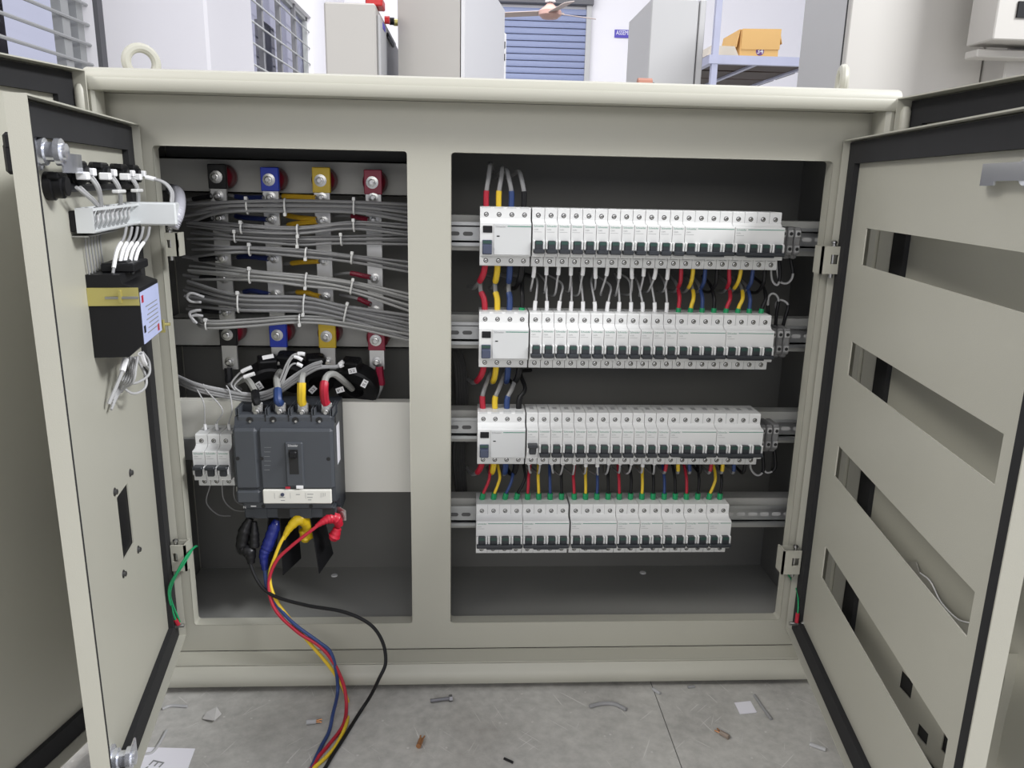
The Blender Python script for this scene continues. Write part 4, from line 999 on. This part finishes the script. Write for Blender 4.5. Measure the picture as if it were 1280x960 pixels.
# phase barriers below
for k, (ft, fb, bb_, bt) in enumerate((((335, 645), (329, 716), (343, 700), (350, 645)), ((349, 645), (353.5, 719), (375.6, 698), (371, 645)), ((387, 645), (398.5, 717), (416, 692), (404, 645)))):
    vs = [at(*ft, .014), at(*bt, .065), at(*bb_, .06), at(*fb, .010)]; m_ = MB()
    m_.add([v+Vector((o_, 0, 0)) for o_ in (0, .0012) for v in vs], [(0, 1, 2, 3), (4, 5, 6, 7), (0, 1, 5, 4), (1, 2, 6, 5), (2, 3, 7, 6), (3, 0, 4, 7)])
    tag(obj('phase_barrier', m_, BLACK, smooth=False), '%s black phase barrier sheet hanging under the main breaker' % ('leftmost', 'middle', 'rightmost')[k], 'barrier', 'phase barriers')
# steel tab right of the breaker foot
p, q = at(421, 633, .03), at(433, 650, .03)
m_ = MB(); m_.prism([(p.x-.004, p.z), (p.x+.004, p.z), (q.x, p.z-.007), (q.x, q.z), (p.x+.002, q.z), (p.x+.002, q.z+.008), (p.x-.004, q.z+.008)], lambda a, c, t: (a, t, c), .028, .030); m_.lathe(((p.x+q.x)/2+.001, .028, (p.z+q.z)/2-.001), (0, -1, 0), [(.0045, 0), (.0045, .001), (.002, .0012)], 12)
tag(obj('earth_bracket', m_, STEEL), 'small bent steel tab at the right foot of the main breaker', 'bracket')
# ---- triple miniature breaker left of it
YS = .072
tp = at(240, 534, .0); tq = at(291, 610, .0)
scx = (at(289, 570, .005).x-at(240, 570, .005).x)/(3*PW)
x = at(240.5, 570, .005).x
zc = at(265, 576, .02).z
for k in range(3):
    lab = 'small white control breaker left of the main breaker, %s of three' % ('leftmost', 'middle', 'rightmost')[k]
    r_ = dup(protos['off'], (x+k*PW, YS, zc), lab, 'three control breakers beside the main breaker')
m_ = MB(); m_.box(XL, at(292, 575, YS).x, YS, YS+.008, zc-.0175, zc+.0175); tag(obj('din_rail_stub', m_, RAIL), 'short zinc rail holding the three small control breakers', 'rail')
for k in range(3):
    xx = x+k*PW+.009; p = Vector((xx, YS-.028, zc+.0412))
    m_ = [((248, 490), (255, 505)), ((258, 488), (278, 512)), ((287, 490), (290, 512))][k]
    wire('control_wire', 'thin grey wire dropping to the %s small control breaker' % ('leftmost', 'middle', 'rightmost')[k], 'cable', 'thin wires of the control breakers', [p-Vector((0, 0, .004)), p+Vector((0, -.002, .012)), at(*m_[1], .035), at(*m_[0], .045), at(m_[0][0]-4, m_[0][1]-8, .05)], .0011, WGREYL, [(.0, .22, FERR, .0024, 'ferrule')])
    q = Vector((xx, YS-.028, zc-.0412)); e_ = [(272, 643), (292, 637), (300, 630)][k]; mm_ = [(258, 628), (280, 625), (293, 622)][k]
    wire('control_wire', 'thin grey wire leaving the %s small control breaker below' % ('leftmost', 'middle', 'rightmost')[k], 'cable', 'thin wires of the control breakers', [q+Vector((0, 0, .004)), q-Vector((0, 0, .008)), at(*mm_, .05), at(*e_, .065), at(e_[0]+16, e_[1]+2, .078)], .0010, WGREY)
# ---- current transformers
def ct_ring(cx, cy, Y, r, th, axis, lab, labels=()):
    c = at(cx, cy, Y); ax = Vector(axis).normalized()
    rt = thing('current_transformer', lab, 'transformer', 'current transformers', c)
    m_ = MB(); c0 = c - ax*th/2
    m_.lathe(c0, ax, [(r*.42, 0), (r*.9, 0), (r, r*.1), (r, th-r*.1), (r*.9, th), (r*.42, th), (r*.40, th*.5)], 28); obj('ring', m_, BLACK, rt)
    m_ = MB(); t_ = ax.cross(Vector((0, 0, 1))).normalized(); u_ = t_.cross(ax); m_.obox(c+u_*(r+.004)+ax*0, t_, u_, ax, (.014, .009, .010), bev=.002)
    for s in (-1, 1): m_.lathe(c+u_*(r+.012)+t_*.007*s, u_, [(.0045, 0), (.0045, .003)], 10)
    obj('terminal_head', m_, BLACK, rt)
    for (lx, ly, tx, rot, yy) in labels:
        p = at(lx, ly, yy); a = math.radians(rot); e1 = Vector((math.cos(a), 0, math.sin(a))); e2 = Vector((-math.sin(a), 0, math.cos(a)))
        m_ = MB(); m_.obox(p, e1, (0, 1, 0), e2, (.0062, .0004, .0042), 0); add_text(m_, tx, .0058, p - e1*.0045 - e2*.0022 - Vector((0, .0006, 0)), e1, e2, 1, .0085); obj('marking_label', m_, [FERR, HOLE], rt)
ct_ring(333, 474, .115, .031, .028, (.35, -.8, -.45), 'black current transformer ring left, over the black pole', [(324.5, 482, 'P1', -58, .085)])
ct_ring(366, 468, .125, .031, .028, (-.2, -.85, -.5), 'black current transformer ring over the blue pole')
ct_ring(394, 472, .120, .030, .028, (.3, -.85, -.4), 'black current transformer ring over the yellow pole', [(391, 487, 'S2', 45, .092)])
ct_ring(447, 480, .108, .037, .030, (-.25, -.85, -.45), 'big black current transformer ring at the right, over the red pole', [(425, 487.5, 'P1', 18, .070), (455.5, 479.5, 'S1', 62, .070), (440.5, 463.5, 'S2', 12, .078)])
# main feed cables into the breaker
def feed(lab, pts, cm, t1, r=.0050, rs=.0064, extra=()): wire('main_cable', lab, 'cable', 'main breaker feed cables', pts, r, mat('pale_grey_cable', (.33, .33, .31), .45), [(0.02, t1, cm, rs, 'sleeve')] + list(extra))
p = MXX
feed('thick grey cable with black sleeve into the first pole of the main breaker', [p[0]+Vector((0, .005, .010)), at(320, 500, .026), at(318, 488, .05), at(308, 474, .07), at(296, 478, .10)], WBLK, .45)
feed('thick grey cable with blue sleeve into the second pole of the main breaker', [p[1]+Vector((0, .005, .010)), at(347.5, 500, .02), at(347, 486, .035), at(346, 472, .06), at(352, 462, .12)], WBLU, .48)
feed('thick grey cable with yellow sleeve into the third pole of the main breaker', [p[2]+Vector((0, .005, .010)), at(377, 500, .022), at(377, 482, .018), at(378, 470, .035), at(384, 465, .12)], WYEL, .56)
feed('thick grey cable with red sleeve into the fourth pole of the main breaker', [p[3]+Vector((0, .005, .010)), at(406, 500, .022), at(405, 484, .016), at(408, 471, .03), at(417, 467.5, .045), at(428, 475, .06), at(440, 486, .10)], WRED, .40)
for cn, cm, xb, (a, b_, c) in (('black', WBLK, 0, ((285, 460), (287, 478), (300, 488))), ('red', BRED, 3, ((474, 458), (476, 482), (468, 500)))):
    wire('main_cable', 'thick grey cable with %s sleeve bolted under its busbar' % cn, 'cable', 'main breaker feed cables', [at(*a, .105), at((a[0]+b_[0])/2, (a[1]+b_[1])/2, .104), at(*b_, .104), at(*c, .115)], .0046, WGREY, [(0, .62, cm, .0062, 'sleeve')])
# secondary wires: bundle sweeping under the transformers
base = [(222, 474), (245, 484), (280, 492), (318, 497), (345, 489), (368, 474), (388, 461), (402, 456)]
for k in range(6):
    pp = [at(a+rnd.uniform(-1, 1), b_+(k-2.5)*1.7+rnd.uniform(-.4, .4), .052-.003*(k % 2)+(.03 if j == 0 else 0)) for j, (a, b_) in enumerate(base)]
    if k > 3: pp += [at(415+k, 454+k, .06), at(429, 452+(k-4)*4, .06)]
    wire('secondary_wire', 'grey harness wire sweeping under the black transformers, %s from the top' % ORD[k], 'cable', 'transformer harness wires', pp, .0022, WGREY if k % 2 else WGREYL, [(.94, 1, FERR, .0032, 'marker_sleeve')] if k > 3 else ())
for k, (pts) in enumerate(([(294, 488), (289, 480), (296, 470), (303, 464), (314, 459)], [(302, 491), (293, 483), (300, 474), (306, 471), (318, 467)], [(345, 486), (352, 470), (358, 455), (366, 444), (376, 442), (381, 443)], [(348, 486), (356, 468), (362, 452), (369, 446), (378, 450)], [(352, 483), (360, 462), (366, 455), (372, 455), (378, 458)])):
    wire('secondary_wire', 'thin grey wire with white marker curving up to a transformer, %s from the left' % ORD[k], 'cable', 'thin transformer wires', [at(a, b_, .05) for a, b_ in pts], .0014, WGREYL, [(.72, 1, FERR, .0030, 'marker_sleeve')])
p = at(335, 446, .06); m_ = MB(); m_.obox(p, (.97, 0, .2), (0, 1, 0), (-.2, 0, .97), (.0085, .001, .003)); tag(obj('marker_tag', m_, FERR), 'white marker tag on top of the left transformer', 'tag')
# ---- outgoing test leads, taped ends under the breaker
def taped(name, lab, pts, rad, cm):
    path = smoothpath(pts, 7); n = len(path); R_ = []
    for i in range(n):
        u = i/(n-1)*(len(rad)-1); k = min(int(u), len(rad)-2); R_.append((rad[k]*(1-(u-k))+rad[k+1]*(u-k))*(1+.06*math.sin(i*2.1)))
    m_ = MB(); m_.tube(path, R_, 12); return m_, cm
LY = -.012
def lead(cn, cm, tape_pts, tape_rad, tm, wire_pts, extra=None):
    rt = thing('test_lead', 'loose %s lead taped under the main breaker, running over the lip to the floor' % cn, 'cable', 'loose test leads', wire_pts[0])
    m_ = MB(); m_.tube(smoothpath(wire_pts, 8), .00265, 9); obj('cable_sheath', m_, cm, rt)
    t_, _ = taped('', '', tape_pts, tape_rad, tm); obj('taped_joint', t_, tm, rt, 'bulky %s taped joint' % cn)
    if extra:
        t_, _ = taped('', '', *extra, tm); obj('taped_end', t_, tm, rt)
fz = .003
def F(px, py, z=fz): return fl(px, py, z)
lip = -.054
lead('yellow', WYEL, [at(386, 670, .03), at(384, 655, .02), at(374, 649, .012), at(362, 660, .006), at(354, 674, .002)], [.0085, .0090, .0095, .0060, .0030], mat('yellow_tape', (.62, .43, .01), .3, bump=(120, .5)),
     [at(362, 660, .006), at(352, 676, 0), at(344, 695, -.004), at(337, 720, -.01), at(343, 746, -.02), at(360, 771, -.035), at(388, 805, -.052), at(411, 832, lip-.004), at(428, 858, lip-.010), at(436, 885, -.075), F(433, 905), F(421, 930), F(408, 946), F(388, 964), F(340, 1010), F(250, 1080)],
     ([at(378, 662, .024), at(382, 672, .026), at(378, 676, .026)], [.006, .0085, .004]))
lead('red', WRED, [at(424, 656, .02), at(420, 648, .014), at(412, 648, .010), at(404, 652, .006), at(395, 658, .003)], [.0065, .0085, .0085, .0055, .0030], mat('red_tape', (.50, .014, .035), .4, bump=(120, .4)),
     [at(404, 652, .006), at(388, 664, 0), at(365, 682, -.004), at(345, 702, -.008), at(336, 730, -.014), at(344, 762, -.030), at(372, 790, -.050), at(400, 808, lip-.004), at(418, 830, lip-.010), at(430, 858, lip-.016), F(433, 886), F(428, 908), F(410, 932), F(398, 946), F(384, 966), F(325, 1015), F(228, 1085)],
     ([at(422, 660, .018), at(418, 670, .018), at(414, 674, .018)], [.006, .0092, .005]))
lead('blue', WBLU, [at(347, 650, .02), at(343, 660, .016), at(335, 682, .010), at(330, 694, .006), at(331, 712, .002)], [.0055, .0095, .0098, .0075, .0045], BLUETAPE,
     [at(330, 694, .006), at(331, 714, 0), at(334, 735, -.010), at(346, 756, -.025), at(368, 780, -.045), at(398, 802, -.056), at(413, 815, -.060), at(420, 838, -.066), at(422, 865, -.070), F(416, 893, .012), F(411, 915), F(400, 936), F(390, 958), F(386, 968), F(352, 1012), F(268, 1090)])
lead('black', WBLK, [at(313, 648, .02), at(306, 664, .016), at(303, 684, .012), at(312, 690, .008), at(314, 704, .004)], [.0055, .010, .0095, .010, .0055], BLKTAPE,
     [at(312, 690, .008), at(314, 708, 0), at(326, 732, -.012), at(345, 746, -.025), at(385, 757, -.040), at(430, 765, -.055), at(462, 780, -.065), at(478, 802, -.075), at(482, 828, -.085), at(474, 848, -.095), at(463, 870, -.09), F(450, 890), F(428, 925), F(415, 945), F(402, 966), F(362, 1015), F(285, 1095)],
     ([at(318, 652, .018), at(318, 668, .014), at(318, 684, .010)], [.004, .0075, .008]))
# small white dots (cable plugs) on the gland plate
for px, py, w_ in ((418, 719.5, 'left'), (803.5, 716, 'right')):
    p = fl(px, py, .0832); m_ = MB(); m_.lathe(p, (0, 0, 1), [(.006, 0), (.0055, .0012), (.003, .0016)], 14); tag(obj('plastic_plug', m_, FERR), 'small white plug on the floor of the %s compartment' % w_, 'plug')

# ================================================================== THINGS ON THE LEFT INNER DOOR
def dbox(mb, D, u0, u1, w0, w1, z0, z1, mi=0, bev=.0015):
    mb.obox(D((u0+u1)/2, (w0+w1)/2, (z0+z1)/2), D.e, D.n, (0, 0, 1), (abs(u1-u0)/2, abs(w1-w0)/2, abs(z1-z0)/2), mi, bev)
PM = thing('power_meter', 'black panel meter body with brass strap on the left inner door', 'meter', loc=DL(.2, 0, .575))
b = MB(); mu0, mu1, mz0, mz1 = .141, .234, .572, .664
b.prism([(0, mz0), (.036, mz0), (.049, mz0+.012), (.0525, mz0+.013), (.0525, mz1-.016), (.036, mz1-.010), (.034, mz1), (0, mz1)], lambda a, c, t: DL(t, a, c), mu0, mu1); obj('housing', b, BLACK, PM)
b = MB(); dbox(b, DL, mu0+.004, mu1-.022, .010, .045, mz1, mz1+.010); dbox(b, DL, mu0+.004, mu1-.030, .020, .036, mz1+.004, mz1+.012); obj('terminal_strip', b, BLACK, PM)
b2 = MB(); dbox(b2, DL, mu0+.003, mu1-.002, .0526, .0534, mz0+.014, mz1-.020, 0, 0)
for k in range(7): dbox(b2, DL, mu0+.016, mu1-.020-.005*(k % 3), .0534, .0536, mz0+.023+k*.0050, mz0+.0242+k*.0050, 1, 0)
for u, z, mi in ((mu1-.009, mz1-.028, 2), (mu1-.008, mz0+.030, 3), (mu0+.020, mz0+.021, 2)): dbox(b2, DL, u-.004, u+.004, .0534, .0537, z-.004, z+.004, mi, 0)
obj('rating_label', b2, [LABELP, GREYPR, WRED, BLACK], PM, 'lavender rating label with small print')
b = MB(); dbox(b, DL, mu1+.0002, mu1+.0014, .0, .0525, mz1-.034, mz1-.014, 0, .0003); dbox(b, DL, mu1+.0012, mu1+.0030, .018, .052, mz1-.0265, mz1-.0235, 1, .0004); dbox(b, DL, mu1+.0012, mu1+.0045, .032, .035, mz1-.031, mz1-.017, 0, .0004); obj('clamp_strap', b, [BRASS, STEEL], PM, 'brass-coloured clamp strap')
b = MB(); dbox(b, DL, mu0-.003, mu0-.0015, .040, .056, mz0+.010, mz0+.026, 0, .0004); b.cyl(DL(mu0-.004, .050, mz0+.020), DL(mu0-.004, .062, mz0+.020), .002, n=8); obj('clamp_strap', b, BRASS, PM)
# duct bracket
b = MB(); DU = thing('wiring_duct', 'white metal wiring duct across the upper left inner door', 'duct', loc=DL(.2, 0, .72))
za, zb_ = .7105, .7360
b.v = []
dbox(b, DL, .072, .266, .0065, .0073, za, zb_, 0, 0); dbox(b, DL, .072, .266, .0065, .0235, za, za+.0012, 0, 0); dbox(b, DL, .072, .266, .0225, .0235, za, za+.003, 0, 0)
dbox(b, DL, .072, .266, .0225, .0235, zb_-.003, zb_, 0, 0); dbox(b, DL, .265, .2662, .0065, .0235, za, zb_, 0, 0)
obj('open_channel', b, mat('duct_white', (.66, .68, .68), .4, .1), DU)
b = MB(); dbox(b, DL, .045, .072, .004, .067, za-.002, zb_+.001, 0, .002); obj('closed_channel', b, MATS['duct_white'], DU)
b = MB(); dbox(b, DL, .20, .2655, 0, .0064, za+.001, zb_-.003, 0, .001); obj('backing_block', b, BLACK, DU)
b = MB(); dbox(b, DL, .15, .262, 0, .016, za-.0045, za-.003, 0, 0); obj('support_shelf', b, ALU, DU)
for k in range(9):
    u = .098+k*.0185; wire('duct_wire', 'light grey wire in the open part of the white duct, %s from its left end' % ORD[8-k], 'cable', 'wires in the wiring duct', [DL(u, .012, za+.002), DL(u+.003, .0175, za+.010), DL(u-.002, .0165, zb_-.008), DL(u-.012, .0175, zb_-.001)], .0017, WGREYL)
# indicator lamps: row of black lamp backs
LU = [.318, .252, .172, .088, .030]
for k, u in enumerate(LU):
    rt = thing('indicator_lamp', 'black indicator lamp back on the left inner door, %s from the lock' % ORD[k], 'lamp', 'indicator lamp backs', DL(u, 0, .775))
    b = MB(); zc = .770 if k else .758
    b.lathe(DL(u, 0, zc), DL.n, [(.0135, 0), (.0135, .007), (.0115, .008), (.0115, .015), (.009, .016), (.009, .019)], 16); dbox(b, DL, u-.013, u+.013, .004, .016, zc+.006, zc+.013, 0, .002); obj('lamp_body', b, BLACK, rt)
    for s in (-1, 1):
        b = MB(); dbox(b, DL, u+s*.012-.0055, u+s*.012+.0055, .012, .023, zc-.004-s*.002, zc+.004-s*.002, 0, .001)
        if k: obj('plug', b, FERR, rt)
b = MB(); dbox(b, DL, .022, .30, .001, .010, .752, .760, 0, .002); tag(obj('lamp_bracket', b, BLACK), 'black strip under the indicator lamps on the left inner door', 'bracket')
for k, u in enumerate(LU):
    for s in (-1, 1):
        o_ = s*.006
        pts = [DL(u+o_, .021, .768), DL(u+o_*.7-.006, .025, .758), DL(u+o_*.5-.016, .024, .748), DL(u+o_*.5-.026, .021, .738), DL(u-.030+o_, .018, .730)]
        if k == 0: pts = [DL(.285+o_, .018, .757), DL(.272+o_*.8, .021, .750), DL(.250+o_*.6, .021, .743), DL(.215+o_*.5, .018, .733)]
        if k == 4: pts = [DL(u+o_, .026, .768), DL(u-.002+o_, .046, .762), DL(u+.002+o_, .056, .750), DL(u+.018+o_, .058, .736)]
        wire('lamp_wire', '%s pale grey wire from the %s indicator lamp down to the duct' % ('left' if s > 0 else 'right', ORD[k]), 'cable', 'indicator lamp wires', pts, .0017, WGREYL, [(.0, .16, FERR, .0026, 'marker_sleeve')] if k == 4 else ())
    if k in (2, 3):
        b = MB(); dbox(b, DL, u-.028, u+.004, .020, .028, .7495, .7535, 0, .001); tag(obj('cable_tie', b, TIE), 'white tie round the wires of the %s indicator lamp' % ORD[k], 'cable tie', 'white cable ties')
# wires duct -> meter
def dpx(px, py, w_):
    o_ = Vector((-.4250, -.0118, 0)) + DL.n*w_; d = ray(px, py); return CAM + d*((o_-CAM).dot(DL.n)/d.dot(DL.n))
for k in range(5):
    w_ = .026+.003*k; xb_, xt_ = (141, 148, 153.5, 160, 166)[k], (158, 165, 172, 179, 187)[k]
    wire('meter_wire', 'grey wire with white marker dropping into the meter top, %s from the left' % ORD[k], 'cable', 'meter supply wires', [dpx(xt_, 284, w_+.004), dpx(xt_-3, 297, w_+.003), dpx(xb_+(xt_-xb_)*.3, 314, w_), dpx(xb_, 342, w_-.002)], .0017, WGREY, [(.48, .92, FERR, .0023, 'marker_sleeve')])
b = MB()
for k in range(2): dbox(b, DL, .172-k*.018, .186-k*.018, .020, .030, .6645, .6715, 0, .001)
obj('terminal_plug', b, BBLU, PM, 'blue terminal plugs')
for k in range(6):
    u = .232-k*.011; wire('meter_wire', 'thin grey wire running flat behind the meter from the duct, %s from the left' % ORD[k], 'cable', 'thin wires behind the meter', [DL(u, .004, .706), DL(u, .003, .69), DL(u-.002, .003, .668), DL(u-.003, .003, .655)], .0010, WGREY)
def mloop(pts, lab, grp, w_, mk=0, r=.0016): wire('meter_wire', lab, 'cable', grp, [dpx(a, b_, q) for (a, b_), q in zip(pts, w_)], r, WGREYL, [(0, mk, FERR, r*1.7, 'marker_sleeve')] if mk else ())
mloop([(157, 449), (152, 466), (144, 486), (136, 505)], 'pale wire with white marker slanting down left under the meter', None, (.02, .018, .012, .006), .3, .0022)
mloop([(176, 442), (181, 455), (187, 462)], 'short white-marked wire just under the meter front', None, (.035, .035, .03), .5, .002)
mloop([(178, 440), (186, 452), (186, 468), (172, 478), (155, 481), (152, 490)], 'pale grey wire making the uppermost wide loop below the meter', None, (.03, .034, .034, .026, .016, .010))
mloop([(170, 446), (182, 470), (181, 485), (168, 492), (156, 486), (150, 476)], 'pale grey wire making the lowest wide loop below the meter', None, (.024, .03, .03, .022, .014, .010))
for k in range(5):
    mloop([(160+k*3, 446), (160+k*2.5, 460), (154+k*3, 474+k), (150, 482+k*2), (143-k, 496+k*4)], 'pale grey wire hanging in the bunch below the meter, %s from the left' % ORD[k], 'bunched wires below the meter', (.016+.004*k, .016+.004*k, .016+.003*k, .010, .006), 0, .0014)

# ================================================================== LITTER ON THE FLOOR
def debris(o, lab, cat): return tag(o, lab, cat)
def ftube(name, pts, r, mt, lab, cat, ends=None):
    m_ = MB(); pp = smoothpath([fl(a, b_, r) for a, b_ in pts], 6); m_.tube(pp, r, 8); return debris(obj(name, m_, mt), lab, cat)
ftube('cable_offcut', [(737, 883), (752, 879.5), (768, 880), (783, 887)], .0030, WGREY, 'bent grey cable offcut lying on the floor before the enclosure, middle', 'offcut')
ftube('cable_offcut', [(943, 869), (953, 884), (964, 899)], .0024, WGREY, 'straight grey cable offcut near the right door', 'offcut')
ftube('cable_offcut', [(203, 886), (214, 882), (234, 883)], .0022, WGREYL, 'curved grey wire offcut beside the left inner door', 'offcut')
ftube('cable_offcut', [(208, 913), (200, 928), (191, 940), (181, 943)], .0020, WGREYL, 'pale wire offcut curling over the paper at lower left', 'offcut')
ftube('cable_offcut', [(630, 948), (641, 953)], .0018, WBLK, 'tiny black wire offcut on the floor centre front', 'offcut')
ftube('cable_offcut', [(900, 913), (910, 919)], .0026, WGREYL, 'short pale offcut below the copper sleeve', 'offcut')
ftube('cable_offcut', [(1012, 930), (1032, 937)], .0030, WGREYL, 'short pale offcut beside the right inner door', 'offcut')
ftube('cable_offcut', [(816, 861), (825, 867)], .0026, WGREYL, 'pale offcut close under the front lip', 'offcut')
ftube('cable_offcut', [(860, 859), (868, 858)], .0022, WGREY, 'grey offcut under the front lip, right of centre', 'offcut')
m_ = MB(); p = fl(538, 876, .004); q = fl(562, 873, .004); m_.cyl(p, q, .0028, n=10); d = (q-p).normalized(); m_.cyl(q-d*.001, q+d*.004, .0055, n=6); debris(obj('bolt', m_, mat('dull_steel', (.2, .2, .21), .4, .9)), 'grey hex bolt lying on the floor left of centre', 'bolt')
def lug(px, py, ang, lab, body):
    c = fl(px, py, .004); a = math.radians(ang); d = Vector((math.cos(a), math.sin(a), 0)); s = Vector((-d.y, d.x, 0))
    rt = thing('crimp_lug', lab, 'lug', None, c); m_ = MB(); m_.cyl(c-d*.008, c+d*.006, .0036, n=10); obj('barrel', m_, body, rt)
    m_ = MB()
    for k in (-1, 1): m_.cyl(c+d*.006+s*.0015*k, c+d*.014+s*.003*k, .0012, n=6)
    obj('copper_strands', m_, COPPER, rt)
lug(390, 902, 8, 'grey cable stub with copper strands beside the coloured leads', WGREYL)
lug(525, 928, 78, 'copper stub standing out on the floor before the middle', COPPER)
lug(905, 918, 128, 'brown copper-tipped stub near the white paper chip', mat('stub_brown', (.25, .2, .16), .5))
m_ = MB(); p = [fl(a, b_, .0008) for a, b_ in ((918, 879), (938, 877), (946, 891), (925, 893))]; m_.add([v+Vector((0, 0, o_)) for o_ in (0, .0012) for v in p], [(0, 1, 2, 3), (4, 5, 6, 7), (0, 1, 5, 4), (1, 2, 6, 5), (2, 3, 7, 6), (3, 0, 4, 7)]); debris(obj('paper_chip', m_, PAPER), 'square white paper chip near the right door', 'paper')
m_ = MB(); p = [fl(253, 899, .001), fl(258, 891, .004), fl(271, 884, .006), fl(277, 893, .001), fl(268, 901, .006)]; m_.add([v+Vector((0, 0, o_)) for o_ in (0, .001) for v in p], [(0, 1, 2, 3, 4), (5, 6, 7, 8, 9)] + [(i, (i+1) % 5, 5+(i+1) % 5, 5+i) for i in range(5)]); debris(obj('paper_scrap', m_, mat('grey_paper', (.55, .54, .52), .8)), 'crumpled grey paper scrap at the left of the floor', 'paper')
PP = thing('paper_note', 'white paper note with pencilled marks on the floor at lower left', 'paper', loc=fl(205, 950, 0))
m_ = MB(); p = [fl(a, b_, .0006) for a, b_ in ((170, 934), (244, 936), (233, 966), (158, 968))]; m_.add([v+Vector((0, 0, o_)) for o_ in (0, .0006) for v in p], [(0, 1, 2, 3), (4, 5, 6, 7), (0, 1, 5, 4), (1, 2, 6, 5), (2, 3, 7, 6), (3, 0, 4, 7)]); obj('sheet', m_, PAPER, PP)
m_ = MB(); g0 = fl(207, 949, .0016); g1 = fl(190, 960, .0016)
e1 = Vector((-.30, -.95, 0)).normalized(); e2 = Vector((.95, -.30, 0)).normalized()
add_text(m_, 'E3', .026, fl(193, 948.5, .0016), e1, e2, 0); obj('pencil_writing', m_, GREYPR, PP)
# small tool lying on the enclosure roof
p = at(797, 101, .05); TL = thing('screwdriver', 'brown-handled tool lying on the enclosure roof', 'tool', loc=(p.x, .05, ZT))
m_ = MB(); m_.cyl((p.x, .05, ZT+.0075), (p.x+.020, .05, ZT+.0075), .0085, n=10); obj('handle', m_, mat('rust_handle', (.36, .16, .11), .5), TL)
m_ = MB(); m_.cyl((p.x+.020, .05, ZT+.0075), (p.x+.032, .05, ZT+.004), .004, .003, n=8); obj('tip', m_, BLACK, TL)
